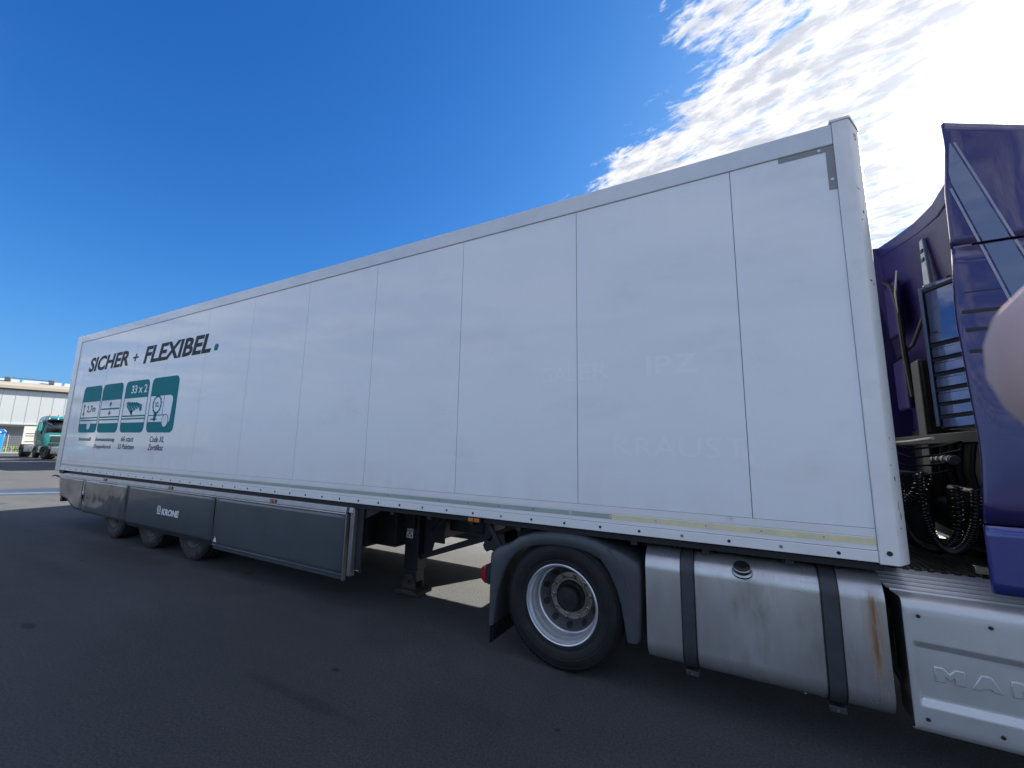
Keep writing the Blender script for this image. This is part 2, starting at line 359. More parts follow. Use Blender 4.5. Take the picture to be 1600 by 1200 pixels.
# ------------------------------------------------------------------ wheels
def tyre_profile(wd, r=.5):
    # (radius, depth from the outer face)
    w_ = wd
    return [(.298, .035), (.31, .018), (.335, .012), (.345, .013), (.36, .004), (.40, .0), (.405, .003), (.41, .0), (.44, .002), (.462, .008), (.466, .013), (.47, .011), (.49, .022), (r, .038),
            (r, .07), (r-.012, .073), (r-.012, .083), (r, .086), (r, .135), (r-.012, .138), (r-.012, .148), (r, .151),
            (r, w_-.15), (r-.012, w_-.148), (r-.012, w_-.138), (r, w_-.135), (r, w_-.086), (r-.012, w_-.083), (r-.012, w_-.073), (r, w_-.07),
            (r, w_-.038), (.49, w_-.022), (.44, w_-.002), (.40, w_), (.31, w_-.018), (.298, w_-.035)]
def shoulder_blocks(mb, cx, cz, y, r, n=84):
    for k in range(n):
        a = 2*math.pi*k/n; ca, sa = math.cos(a), math.sin(a)
        t = Vector((-sa, 0, ca)); e = Vector((ca, 0, sa)); c = Vector((cx, y, cz))
        vs = []
        for (rr, yy) in ((r-.022, .012), (r+.0015, .028), (r+.002, .062), (r-.012, .066)):
            for s in (-1, 1): vs.append(c+e*rr+Vector((0, yy, 0))+t*s*.0125)
        mb.add(vs, [(0, 1, 3, 2), (2, 3, 5, 4), (4, 5, 7, 6), (0, 2, 4, 6), (1, 7, 5, 3)])
def drive_wheel(parent, cx, cz, y0):
    """outer wheel of a twin pair: deep dished disc, hub in the middle"""
    c = (cx, y0, cz)
    wl = MB(); wl.lathe([(.305, .028), (.312, .012), (.305, .006), (.297, .010), (.293, .03), (.284, .038), (.280, .060), (.277, .085), (.268, .095), (.268, .11), (.270, .155), (.266, .165), (.262, .168), (.257, .172), (.255, .180)], c, 72)
    wheel = wl.build('wheel', 'wheelsil', parent, smooth=50)
    t = MB().lathe(tyre_profile(.315), c, 96); shoulder_blocks(t, cx, cz, y0, .5)
    t.build('tyre', 'rubber', wheel, smooth=30)
    MB().lathe([(.257, .176), (.252, .183), (.246, .191), (.195, .256), (.186, .266), (.172, .270)], c, 72).build('disc', 'wheeldisc', wheel, smooth=50)
    for k in range(10):
        a = 2*math.pi*(k+.5)/10; rr = .222; row = []
        for j in range(18):
            b = 2*math.pi*j/18; tx, rx = .029*math.cos(b), .021*math.sin(b)
            q = rr+rx; row.append((cx+q*math.cos(a)-tx*math.sin(a), cz+q*math.sin(a)+tx*math.cos(a), .191+1.275*(.246-math.hypot(q, tx))))
        h = MB(); N_ = len(row)
        front = [(p[0], y0+p[2]-.0020, p[1]) for p in row]; back_ = [(p[0], y0+p[2]+.003, p[1]) for p in row]
        h.grid([front, back_], True); h.add(front, [tuple(range(N_))])
        h.build('hand_hole', 'hole', wheel, smooth=0)
    MB().lathe([(.176, .286), (.190, .272), (.188, .262), (.150, .260), (.146, .252), (.128, .252), (.126, .30)], c, 60).build('nut_ring', 'nut', wheel, smooth=40)
    for k in range(10):
        a = 2*math.pi*k/10+.1; x, z = cx+.166*math.cos(a), cz+.166*math.sin(a)
        n = MB(); n.lathe([(.018, .262), (.019, .250), (.014, .248), (.014, .230), (.009, .222), (.0005, .219)], (x, y0, z), 10)
        n.build('lug_nut', 'nut', wheel, smooth=40)
    hb = MB(); hb.lathe([(.128, .31), (.126, .235), (.114, .222), (.106, .218), (.104, .175), (.094, .163), (.090, .158), (.055, .155), (.050, .160), (.020, .158), (.0005, .157)], c, 48)
    for k in range(10):
        a = 2*math.pi*k/10; x, z = cx+.113*math.cos(a), cz+.113*math.sin(a); hb.tube([(x, y0+.205, z), (x, y0+.235, z)], .009, 6)
    hb.build('hub', 'hub', wheel, smooth=40)
    v = MB().tube([(cx-.17, y0+.28, cz+.17), (cx-.175, y0+.22, cz+.178), (cx-.176, y0+.18, cz+.18)], .004, 6); v.build('valve', 'nut', wheel)
    return wheel
def plain_wheel(parent, cx, cz, y0, wd=.385):
    c = (cx, y0, cz)
    wl = MB().lathe([(.305, .028), (.312, .012), (.300, .006), (.291, .03), (.275, .05), (.262, .09), (.262, .12), (.235, .125), (.19, .105), (.15, .10), (.14, .05), (.10, .03), (.05, .02), (.0005, .02)], c, 40)
    wheel = wl.build('wheel', 'wheelold', parent, smooth=40)
    t = MB().lathe(tyre_profile(wd), c, 64); shoulder_blocks(t, cx, cz, y0, .5)
    t.build('tyre', 'rubberdust', wheel, smooth=30)
    for k in range(10):
        a = 2*math.pi*k/10+.1; x, z = cx+.166*math.cos(a), cz+.166*math.sin(a)
        MB().lathe([(.016, .10), (.014, .085), (.0005, .08)], (x, y0, z), 8).build('lug_nut', 'nut', wheel)
    return wheel

# ------------------------------------------------------------------ the box trailer
TR = empty('box_trailer', (-6.8, 1.3, 0), 'long white box trailer with slate side skirts, filling most of the view', 'trailer')
ZT, ZB, ZP0, ZP1, X0, X1, YW = 4.033, 1.129, 1.323, 3.878, -13.6, .03, 2.6
# core of the body, set back behind the sheets; the seams show it
MB().box(X0+.25, -.03, .006, YW-.006, 1.15, ZT-.012).build('box_body', 'gap', TR)
MB().box(X0+.02, .05, .012, YW-.012, ZT-.012, ZT+.008).build('roof_skin', 'railtop', TR)
seams = [-.034] + [-.6694-1.2302*i for i in range(11)] + [-13.345]
for i in range(len(seams)-1):
    a, b = seams[i+1], seams[i]
    box('side_panel', 'panel', TR, (a+(.0025 if i < len(seams)-2 else 0), b-(.0025 if i else 0), 0, .005, ZP0+.001, ZP1-.003), 0)
box('far_side_panel', 'panel', TR, (X0+.25, -.03, YW-.005, YW, ZB, ZT-.01))
# top rail, lower rail courses, hole strip
o_ = box('top_rail', 'railtop', TR, (X0+.03, -.034, -.010, .04, ZP1, ZT-.002), .006)
box('bottom_rail', 'rail', TR, (-13.345, -.034, -.002, .02, 1.272, ZP0-.002), .001)
box('bottom_rail', 'rail', TR, (-13.345, -.034, -.004, .02, 1.197, 1.2705), .0015)
box('bolt_strip', 'rail', TR, (-13.345, -.034, -.012, .05, ZB, 1.194), .003)
box('far_bottom_rail', 'rail', TR, (-13.345, -.034, YW-.05, YW+.01, ZB, 1.194), .003)
box('reflective_tape', 'tapeY', TR, (-1.62, -.036, -.0052, -.0038, 1.226, 1.264))
box('reflective_tape', 'tapeG', TR, (-13.34, -1.6225, -.0050, -.0038, 1.226, 1.264))  # rear run of the same tape, its grazing reflection set as colour
for k in range(12):
    x = -.29-.335*k
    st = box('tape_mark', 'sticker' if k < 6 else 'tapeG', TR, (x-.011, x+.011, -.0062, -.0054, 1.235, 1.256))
    MB().lathe([(.0068, 0), (.0068, -.0006), (.0052, -.0006), (.0052, 0)], (x, -.0062, 1.2455), 14).build('ring_mark', 'dgrey', st, smooth=0)
    MB().box(x-.001, x+.001, -.0068, -.0062, 1.242, 1.249).build('tick_mark', 'dgrey', st, smooth=0)
bolt = None
for k in range(44):
    x = -.223-.2985*k
    lightb = k in (1, 3, 8)
    b = MB(); r = .0105 if k < 12 else .012
    b.lathe([(r, 0), (r, -.0016), (r*.8, -.0028), (r*.45, -.002), (.0003, -.0018)], (x, -.012, 1.161), 14)
    b.build('bolt', 'holelight' if lightb else 'hole', TR, smooth=40)
# front corner posts: flat on the side, chamfered towards the headboard
def post(sgn, y0, name):
    Y = (lambda t: y0+sgn*t)
    pl = [(-.032, Y(-.013)), (.052, Y(-.013)), (.064, Y(-.008)), (.128, Y(.092)), (.134, Y(.105)), (.134, Y(.17)), (-.032, Y(.17))]
    b = MB().prism(pl, 'z', ZB-.008, ZT+.004)
    for v in b.v:
        if v.z > 4 and v.x > .1: v.z -= .05
    return b.build(name, 'post', TR, .004)
pst = post(1, 0, 'corner_post'); post(-1, YW, 'corner_post')
cp_ = MB().prism([(-.045, -.018), (.058, -.018), (.070, -.012), (.131, .092), (.137, .104), (.137, .172), (-.045, .172)], 'z', ZT+.005, ZT+.024)
for v in cp_.v:
    if v.x > .1: v.z -= .05
cp_.build('corner_cap', 'rail', TR, .003)
MB().lathe([(.014, 0), (.014, -.004), (.010, -.005), (.0003, -.002)], (.018, -.0128, 1.188), 18).build('bolt', 'hole', TR)
box('front_wall', 'headboard', TR, (.06, .131, .17, YW-.17, ZB, ZT-.056))
# emblem and knocks on the chamfered face of the post (placed in that face's plane)
cdx, cdy = .064, .10; cl = math.hypot(cdx, cdy); tx, ty = cdx/cl, cdy/cl; nx, ny = ty, -tx
def onpost(s, z, d=.001): return (.064+tx*s+nx*d, -.008+ty*s+ny*d, z)
em = MB()
for (s0, s1, z0, z1) in ((.045, .053, 3.905, 3.945), (.071, .079, 3.905, 3.945), (.047, .077, 3.895, 3.905), (.055, .069, 3.925, 3.945)):
    em.add([onpost(s0, z0), onpost(s1, z0), onpost(s1, z1), onpost(s0, z1), onpost(s0, z0, -.001), onpost(s1, z0, -.001), onpost(s1, z1, -.001), onpost(s0, z1, -.001)],
           [(0, 1, 2, 3), (0, 4, 5, 1), (1, 5, 6, 2), (2, 6, 7, 3), (3, 7, 4, 0)])
em.build('emblem', 'greybr', pst, smooth=0)
sc = MB(); rn = random.Random(4)
for (s, z, ww, hh) in ((.03, 3.52, .05, .004), (.06, 3.36, .012, .02), (.03, 3.30, .01, .012), (.055, 2.88, .03, .008), (.085, 2.86, .014, .01), (.04, 1.86, .007, .014), (.06, 1.80, .006, .006),
                     (.05, 1.62, .012, .022), (.06, 1.46, .006, .05), (.075, 1.40, .008, .03), (.055, 1.33, .009, .009), (.02, 1.70, .03, .003)):
    pts = [onpost(s+ww*.75*math.cos(a)*rn.uniform(.6, 1.1), z+hh*.75*math.sin(a)*rn.uniform(.6, 1.1), .0012) for a in [i*math.pi/4 for i in range(8)]]
    MB().add(pts, [tuple(range(8))]).build('scratch', 'soot', pst, smooth=0)
# L-shaped grey bracket at the top corner
br = MB().prism([(-.355, 3.873), (-.036, 3.873), (-.036, 3.545), (-.078, 3.548), (-.078, 3.836), (-.355, 3.838)], 'y', -.0035, -.0005).build('corner_bracket', 'greybr', TR, .0008)
for (x, z) in ((-.115, 3.855), (-.057, 3.622)):
    MB().lathe([(.010, 0), (.009, -.0025), (.004, -.0035), (.0003, -.0035)], (x, -.0035, z), 14).build('rivet', 'whitel', br)
# rear frame
MB().box(X0, -13.348, -.014, .16, ZB-.03, ZT+.006).build('rear_post', 'alu', TR, .006)
MB().box(X0, -13.348, YW-.16, YW+.014, ZB-.03, ZT+.006).build('rear_post', 'alu', TR, .006)
MB().box(X0-.02, X0+.1, .16, YW-.16, ZT-.15, ZT).build('rear_header', 'rail', TR, .006)
for s in (0, 1): MB().box(X0-.03, X0, .165+s*1.137, .165+s*1.137+1.13, ZB, ZT-.15).build('rear_door', 'panel', TR, .004)
MB().box(-13.34, -13.10, -.008, .2, 1.06, 1.125).build('hinge_block', 'chassis', TR, .006)
# ghost letters of a removed livery
text('ghost_lettering', 'IPZ', 'ghost', TR, -1.33, 2.345, .145, .37, y=-.0002, th=.0003, bold=.012)
text('ghost_lettering', 'GAL', 'ghost', TR, -2.24, 2.335, .135, .33, y=-.0002, th=.0003)
text('ghost_lettering', 'ER', 'ghost', TR, -1.88, 2.338, .135, .25, y=-.0002, th=.0003)
text('ghost_lettering', 'KRAUS', 'ghost', TR, -1.60, 1.718, .142, .76, y=-.0002, th=.0003, bold=.0)
text('ghost_lettering', 'T', 'ghost', TR, -.80, 1.718, .142, .11, y=-.0002, th=.0003)
text('ghost_lettering', 'nus', 'ghostd', TR, -1.5, 1.56, .07, .20, y=-.0002, th=.0003)
text('ghost_lettering', 'RA', 'ghostd', TR, -2.42, 3.13, .20, .49, y=-.0002, th=.0003, shear=.15)
text('ghost_lettering', 'USE', 'ghostd', TR, -1.86, 3.13, .20, .95, y=-.0002, th=.0003, shear=.15)
# slogan
text('slogan_lettering', 'SICHER', 'dgrey', TR, -12.72, 3.185, .275, 1.88, shear=.2, bold=.032)
text('slogan_lettering', '+', 'dgrey', TR, -10.66, 3.20, .20, .24, shear=.2, bold=.010)
text('slogan_lettering', 'FLEXIBEL', 'dgrey', TR, -10.20, 3.165, .29, 2.30, shear=.2, bold=.032)
MB().prism([(-7.79, 3.165), (-7.72, 3.165), (-7.695, 3.19), (-7.685, 3.245), (-7.71, 3.27), (-7.765, 3.27), (-7.795, 3.245), (-7.805, 3.19)], 'y', -.0025, -.001).build('slogan_dot', 'teal', TR, smooth=0)
# the four rounded pictogram squares
def rrect(x0, x1, z0, z1, r, top=True, bot=True, n=6):
    pts = []
    for cx, cz, a0, on, qx, qz in ((x1-r, z0+r, -90, bot, x1, z0), (x1-r, z1-r, 0, top, x1, z1), (x0+r, z1-r, 90, top, x0, z1), (x0+r, z0+r, 180, bot, x0, z0)):
        if on: pts += [(cx+r*math.cos(R(a0+90*k/n)), cz+r*math.sin(R(a0+90*k/n))) for k in range(n+1)]
        else: pts.append((qx, qz))
    return pts
Y0, Y1 = -.0024, -.001
def flat(name, m, polys, parent, ya=Y0, yb=Y1):
    b = MB()
    for p in polys: b.prism(p, 'y', ya, yb)
    return b.build(name, m, parent, smooth=0)
def rc(x0, x1, z0, z1): return [(x0, z0), (x1, z0), (x1, z1), (x0, z1)]
def ring(cx, cz, r0, r1, n=24, wob=0):
    q = []
    for k in range(n):
        a, b = 2*math.pi*k/n, 2*math.pi*(k+1)/n
        w0, w1 = (wob if k % 2 else 0), (wob if (k+1) % 2 else 0)
        q.append([(cx+r0*math.cos(a), cz+r0*math.sin(a)), (cx+(r1+w0)*math.cos(a), cz+(r1+w0)*math.sin(a)), (cx+(r1+w1)*math.cos(b), cz+(r1+w1)*math.sin(b)), (cx+r0*math.cos(b), cz+r0*math.sin(b))])
    return q
SQ = [(-12.74, -11.83), (-11.78, -10.86), (-10.75, -9.80), (-9.70, -8.755)]
for i, (a, b) in enumerate(SQ):
    polys = [rrect(a, b, 2.53, 2.85, .11, True, False), rrect(a, b, 1.905, 2.085, .11, False, True)]
    polys += [rc(a, a+.018, 2.085, 2.53), rc(b-.018, b, 2.085, 2.53)]
    polys += [rc(a+.018, b-.018, 2.19, 2.215), rc(a+.018, b-.018, 2.14, 2.165)] if i < 3 else [rc(a+.018, b-.36, 2.19, 2.205)]
    if i == 3: polys += [[(b-.018, 2.085), (b-.018, 2.53), (b-.22, 2.53), (b-.15, 2.50), (b-.13, 2.44), (b-.16, 2.085)]]
    pic = flat('pictogram_square', 'teal', polys, TR)
    cx = (a+b)/2
    if i == 0:
        flat('height_arrow', 'dgrey', [rc(a+.13, a+.16, 2.27, 2.46), [(a+.10, 2.43), (a+.19, 2.43), (a+.145, 2.50)], [(a+.10, 2.30), (a+.145, 2.23), (a+.19, 2.30)]], pic)
        text('pictogram_number', '2,7m', 'dgrey', pic, a+.30, 2.32, .13, .42, bold=.005)
        flat('wheel_symbol', 'whitel', ring(cx+.05, 2.05, .0, .085, 20), pic, -.0034, -.0026)
    if i == 1:
        flat('deck_symbol', 'teal', [rc(a+.05, b-.05, 2.345, 2.375), [(cx-.07, 2.44), (cx+.07, 2.44), (cx, 2.50)], rc(cx-.02, cx+.02, 2.40, 2.44), [(cx-.07, 2.29), (cx, 2.23), (cx+.07, 2.29)], rc(cx-.02, cx+.02, 2.29, 2.325)], pic)
    if i == 2:
        text('pictogram_number', '33 x 2', 'whitel', pic, a+.26, 2.62, .14, .62, y=-.0026, th=.001, bold=.02)
        pal = []
        for k in range(5):
            ox, oz = .085*k, -.022*k
            pal.append([(cx-.34+ox, 2.40+oz*.2), (cx-.28+ox, 2.42+oz*.2), (cx-.02+ox, 2.27+.025*k-.03), (cx-.08+ox, 2.25+.025*k-.03)])
        pal2 = [[(p[0], p[1]+.05) for p in q] for q in pal]
        flat('pallet_symbol', 'teal', pal2+[[(cx-.34, 2.44), (cx-.08, 2.26), (cx-.08, 2.22), (cx-.30, 2.36)], [(cx-.14, 2.30), (cx-.06, 2.30), (cx-.06, 2.21), (cx-.12, 2.23)], [(cx+.20, 2.38), (cx+.30, 2.36), (cx+.28, 2.28), (cx+.20, 2.30)]], pic)
    if i == 3:
        flat('seal_symbol', 'teal', ring(a+.28, 2.38, .125, .15, 28, .022)+[[(a+.22, 2.23), (a+.32, 2.23), (a+.27, 2.09), (a+.20, 2.12)], rc(a+.10, a+.34, 2.12, 2.14), rc(a+.50, a+.512, 2.19, 2.53)], pic)
        text('pictogram_number', 'XL', 'teal', pic, a+.20, 2.34, .085, .16, bold=.01)
        flat('wheel_symbol', 'whitel', ring(b-.31, 2.10, 0, .10, 24), pic, -.0034, -.0026)
        flat('wheel_symbol_rim', 'teal', ring(b-.31, 2.10, .10, .112, 24), pic, -.0040, -.0026)
for (s, x, z, wd, hh) in (('Code XL', -9.50, 1.745, .50, .095), ('Zertifikat', -9.53, 1.61, .53, .095), ('66 statt', -10.62, 1.745, .50, .09), ('33 Paletten', -10.72, 1.61, .66, .09),
                         ('Innenausstattung', -11.76, 1.745, .86, .07), ('Doppelstock', -11.80, 1.61, .80, .07), ('Innenmaß', -12.60, 1.745, .60, .07)):
    text('caption_lettering', s, 'dgrey', TR, x, z, hh, wd, shear=.15, bold=.006)

# chassis
for y in (.84, 1.62):
    MB().prism([(-13.4, 1.09), (-.3, 1.09), (-.3, .98), (-4.2, .95), (-5.0, .62), (-11.8, .62), (-13.4, .78)], 'y', y, y+.014).build('main_beam', 'chassis', TR, 0)
    MB().box(-11.8, -5.0, y-.06, y+.075, .605, .619).build('beam_flange', 'chassis', TR, .002)
    MB().box(-4.2, -.3, y-.06, y+.075, .955, .969).build('beam_flange', 'chassis', TR, .002)
cm = MB()
for k in range(26): x = -13.0+k*.5; cm.box(x, x+.05, .06, YW-.06, 1.04, 1.125)
cm.build('cross_members', 'chassis', TR, .003)
MB().box(-13.3, .0, .05, .10, 1.07, 1.127).build('side_rave', 'chassis', TR, .004)
MB().box(-13.3, .0, YW-.10, YW-.05, 1.05, 1.127).build('side_rave', 'chassis', TR, .004)
box('floor_underside', 'chassis', TR, (-13.4, .10, .05, YW-.05, 1.112, 1.128))
# skirts: top extrusion, lamps, panels
for (a, b) in ((-13.32, -7.305), (-7.295, -4.60)):
    box('skirt_rail', 'alu', TR, (a, b, .006, .05, 1.012, 1.072), .004)
    box('skirt_trim', 'alu', TR, (a, b, .000, .03, .992, 1.006), .003)
SK = [(-13.30, -11.995, .995, .40, 'skirtdent'), (-11.985, -10.052, .993, .385, 'skirtdent'), (-10.048, -7.272, .990, .375, 'skirt'), (-7.245, -4.60, .990, .362, 'skirt')]
for i, (a, b, zt, zb, mm) in enumerate(SK):
    n, k = 24, 14; rows = []; rn = random.Random(i)
    for iz in range(k+1):
        row = []
        for ix in range(n+1):
            x = a+(b-a)*ix/n; t = iz/k; z = zb+(zt-zb)*t
            if i == 0:   # rear lower corner cut and bent in
                cut = max(0, 1-(x-a)/1.1); z = (zb+.0+cut*.20)+(zt-zb-cut*.20)*t
            y = .010+.03*(1-t)**3*(1 if i < 3 else .3)
            if i == 0: y += .05*math.exp(-((x+12.75)/.35)**2-((z-.66)/.16)**2)+.018*math.sin(x*7+z*9)*(1-t)
            if i == 1: y += .018*math.exp(-((x+11.5)/.5)**2-((z-.62)/.14)**2)+.007*math.sin(x*5+z*6)
            row.append((x, y, z))
        rows.append(row)
    o = MB().grid(rows).build('skirt_panel', mm, TR, smooth=60)
    s = o.modifiers.new('solid', 'SOLIDIFY'); s.thickness = .004; s.offset = 0
    if i == 0: o['label'] = 'dented rear skirt panel'
MB().prism([(.010, .358), (.030, .345), (.034, .300), (.05, .300), (.05, .362), (.02, .366)], 'x', -7.245, -4.60).build('skirt_lip', 'skirt', TR, .003)
MB().prism([(.04, .385), (.055, .33), (.075, .33), (.06, .39)], 'x', -10.0, -7.272).build('skirt_lip', 'chassis', TR, .003)
box('skirt_edge', 'aludark', TR, (-4.598, -4.585, .002, .05, .30, 1.0), .003)
for i, x in enumerate((-11.02, -8.57, -5.93)):
    l = box('side_lamp', 'chassis', TR, (x-.065, x+.065, -.004, .01, 1.022, 1.062), .004)
    for q in (-.032, .032): box('lamp_lens', 'red' if i == 0 else 'amber', l, (x+q-.024, x+q+.024, -.009, -.0035, 1.028, 1.056), .003)
# front bracket of the skirt
box('skirt_post', 'aludark', TR, (-4.535, -4.475, .01, .07, .36, 1.07), .008)
box('skirt_bracket', 'chassis', TR, (-4.47, -4.38, .055, .075, .40, 1.08), .004)
MB().prism([(-4.50, 1.10), (-4.06, 1.10), (-4.38, .96), (-4.50, .92)], 'y', .08, .095).build('skirt_gusset', 'chassis', TR)
MB().tube([(-4.50, .06, .42), (-4.40, .06, .42)], .008, 8).build('latch_bolt', 'pipe', TR)
box('hinge_plate', 'alu', TR, (-4.55, -4.49, .002, .03, 1.02, 1.075), .003)
far = box('far_skirt_panel', 'skirt', TR, (-7.2, -3.48, YW-.05, YW-.03, .27, 1.07), .004)
box('far_skirt_panel', 'skirt', TR, (-13.3, -7.3, YW-.05, YW-.03, .30, 1.07), .004)
# warning triangle sticker and wordmark
MB().prism([(-7.20, .405), (-7.12, .405), (-7.16, .475)], 'y', .004, .006).build('triangle_sticker', 'sticker', TR, smooth=0)
text('wordmark', 'KRONE', 'whitel', TR, -8.76, .628, .085, .545, y=.004, th=.002, shear=.15, bold=.05)
def_sh = [rc(-8.92, -8.90, .66, .72)]
flat('wordmark_emblem', 'whitel', [[(-8.91, .625), (-8.79, .625), (-8.80, .645), (-8.90, .645)],
     [(-8.90, .655), (-8.878, .655), (-8.892, .70), (-8.915, .70)], [(-8.915, .70), (-8.892, .70), (-8.872, .735), (-8.885, .75)], [(-8.885, .75), (-8.872, .735), (-8.825, .735), (-8.815, .75)],
     [(-8.825, .735), (-8.805, .70), (-8.782, .70), (-8.815, .75)], [(-8.805, .70), (-8.82, .655), (-8.798, .655), (-8.782, .70)], rc(-8.862, -8.850, .655, .725), rc(-8.845, -8.833, .655, .725)], TR, .002, .004)
MB().box(-11.02, -10.98, .02, .03, .70, .745).build('white_scrape', 'sticker', TR, .004)
# tail hook behind the skirt
MB().tube([(-13.3, .10, .93), (-13.45, .06, .97), (-13.62, .02, 1.0), (-13.72, 0, .985)], [.022, .022, .018, .012], 8).build('tail_hook', 'black', TR)
# under-run bar
MB().box(-13.62, -13.52, .15, YW-.15, .45, .56).build('underrun_bar', 'chassis', TR, .006)
box('rear_lamp', 'red', TR, (-13.34, -13.30, .05, .25, .72, .82), .006)
for x in (-8.08, -9.46, -10.88):
    plain_wheel(TR, x, .5, .16, .385)
    # far wheels
    MB().lathe(tyre_profile(.385), (x, 2.05, .5), 40).build('far_tyre', 'rubber', TR, smooth=30)
    MB().tube([(x, .5, .5), (x, 2.1, .5)], .065, 12).build('axle', 'chassis', TR)
# under-body gear between skirt and landing leg
MB().box(-7.1, -4.72, .42, .84, .55, 1.03).build('pallet_box', 'chassis', TR, .02)
MB().box(-4.705, -4.36, .55, .83, .57, 1.03).build('valve_box', 'chassis', TR, .01)
MB().box(-7.1, -4.0, 1.0, 1.6, .62, 1.03).build('spare_wheel_carrier', 'chassis', TR, .02)
MB().box(-3.9, -3.4, .98, 1.5, .74, 1.03).build('gear_housing', 'chassis', TR, .02)
MB().box(-7.0, -5.3, 1.80, 2.40, .52, 1.03).build('pallet_box', 'chassis', TR, .02)
MB().tube([(-5.1, .5, .98), (-4.3, .62, .96)], .012, 8).build('air_pipe', 'chassis', TR)
MB().tube([(-5.1, .45, .78), (-4.3, .66, .76)], .010, 8).build('air_pipe', 'chassis', TR)
def landing(y, s):
    L = box('landing_leg', 'chassis', TR, (-4.36, -4.15, y-.09, y+.09, .30, 1.05), .012)
    box('inner_tube', 'chassis', L, (-4.335, -4.175, y-.07, y+.07, .16, .299), .008)
    MB().prism([(-4.46, .035), (-4.08, .035), (-4.10, .065), (-4.20, .09), (-4.34, .09), (-4.44, .065)], 'y', y-.14, y+.14).build('foot_plate', 'rust', L, .006)
    MB().prism([(-4.38, .085), (-4.17, .085), (-4.21, .25), (-4.34, .25)], 'y', y-.09, y-.06).build('foot_bracket', 'rust', L, .006)
    MB().prism([(-4.38, .085), (-4.17, .085), (-4.21, .25), (-4.34, .25)], 'y', y+.06, y+.09).build('foot_bracket', 'rust', L, .006)
    MB().tube([(-4.27, y-.12, .17), (-4.27, y+.12, .17)], .022, 10).build('foot_pin', 'rust', L)
    box('gear_box', 'chassis', L, (-4.36, -4.18, y-.09*s-.05, y-.09*s+.05, .78, .98), .01)
    MB().prism([(-4.2, .46), (-4.2, .40), (-3.22, .74), (-3.22, .82)], 'y', y-.03, y+.03).build('diagonal_brace', 'chassis', TR, .004)
    MB().prism([(-4.2, .62), (-4.2, .40), (-4.05, .46), (-4.0, .62), (-3.85, .62), (-3.85, .98), (-4.2, .98)], 'y', y+.02, y+.04).build('leg_gusset', 'chassis', TR, .002)
    box('brace_hanger', 'chassis', TR, (-3.26, -3.17, y-.04, y+.04, .70, 1.05), .006)
    MB().tube([(-3.95, y-.1, .78), (-3.55, y-.3, 1.06)], .018, 8).build('strut', 'chassis', TR)
    return L
lg = landing(.80, 1)
box('far_leg_housing', 'chassis', TR, (-4.40, -4.20, 1.72, 1.90, .66, 1.05), .012)
st = box('leg_sticker', 'sticker', lg, (-4.335, -4.235, .7070, .7095, .66, .80)); st['label'] = 'small white load sticker'
flat('sticker_print', 'soot', [rc(-4.33, -4.24, .735, .745), rc(-4.32, -4.30, .67, .70), rc(-4.27, -4.25, .67, .70), rc(-4.30, -4.27, .705, .725), rc(-4.33, -4.24, .775, .783), rc(-4.33, -4.24, .758, .764)], st, .7057, .7069)
MB().tube([(-4.27, .9, .60), (-4.27, 1.7, .60)], .04, 10).build('leg_cross_tube', 'chassis', TR)
al = box('side_lamp', 'chassis', TR, (-2.975, -2.835, .0, .04, 1.075, 1.122), .004)
box('lamp_lens', 'amber', al, (-2.965, -2.91, -.006, .0005, 1.082, 1.116), .004); box('lamp_lens', 'amber', al, (-2.90, -2.845, -.006, .0005, 1.082, 1.116), .004)
MB().prism([(-2.85, 1.08), (-2.80, 1.08), (-2.62, .83), (-2.67, .83)], 'y', .10, .12).build('lamp_strut', 'chassis', TR)
# king-pin plate
box('coupling_plate', 'chassis', TR, (-2.9, -.1, .45, 2.15, 1.10, 1.118), .003)

# ------------------------------------------------------------------ the violet tractor unit
TU = empty('tractor_unit', (0.4, 1.3, 0), 'violet tractor unit with aluminium tank and side panel, coupled under the white trailer', 'truck')
WX = -2.075
drive_wheel(TU, WX, .505, .05)
for (y, nm) in ((.39, 'inner_tyre'), (1.90, 'far_tyre'), (2.24, 'far_tyre')):
    MB().lathe(tyre_profile(.315), (WX, y, .505), 48).build(nm, 'rubber', TU, smooth=30)
MB().tube([(WX, .4, .505), (WX, 2.2, .505)], .12, 16).build('drive_axle', 'chassis', TU)
MB().box(WX-.2, WX+.2, 1.05, 1.55, .3, .75).build('axle_casing', 'chassis', TU, .08)
for y in (.92, 1.66):
    MB().box(-2.9, 2.6, y, y+.08, .72, .98).build('frame_rail', 'chassis', TU, .01)
MB().prism([(-2.86, 1.02), (-2.5, 1.09), (-1.6, 1.09), (-1.45, 1.02), (-1.45, .99), (-2.86, .95)], 'y', .85, 1.75).build('fifth_wheel', 'chassis', TU, .01)
# rear cross-member with serrated catch seen past the mudguard
MB().prism([(-3.02, .80), (-2.98, .86), (-2.93, .84), (-2.90, .90), (-2.78, .94), (-2.75, .80), (-2.86, .74), (-2.94, .77), (-2.97, .74), (-3.0, .76)], 'y', .35, .62).build('frame_end', 'chassis', TU, .004)
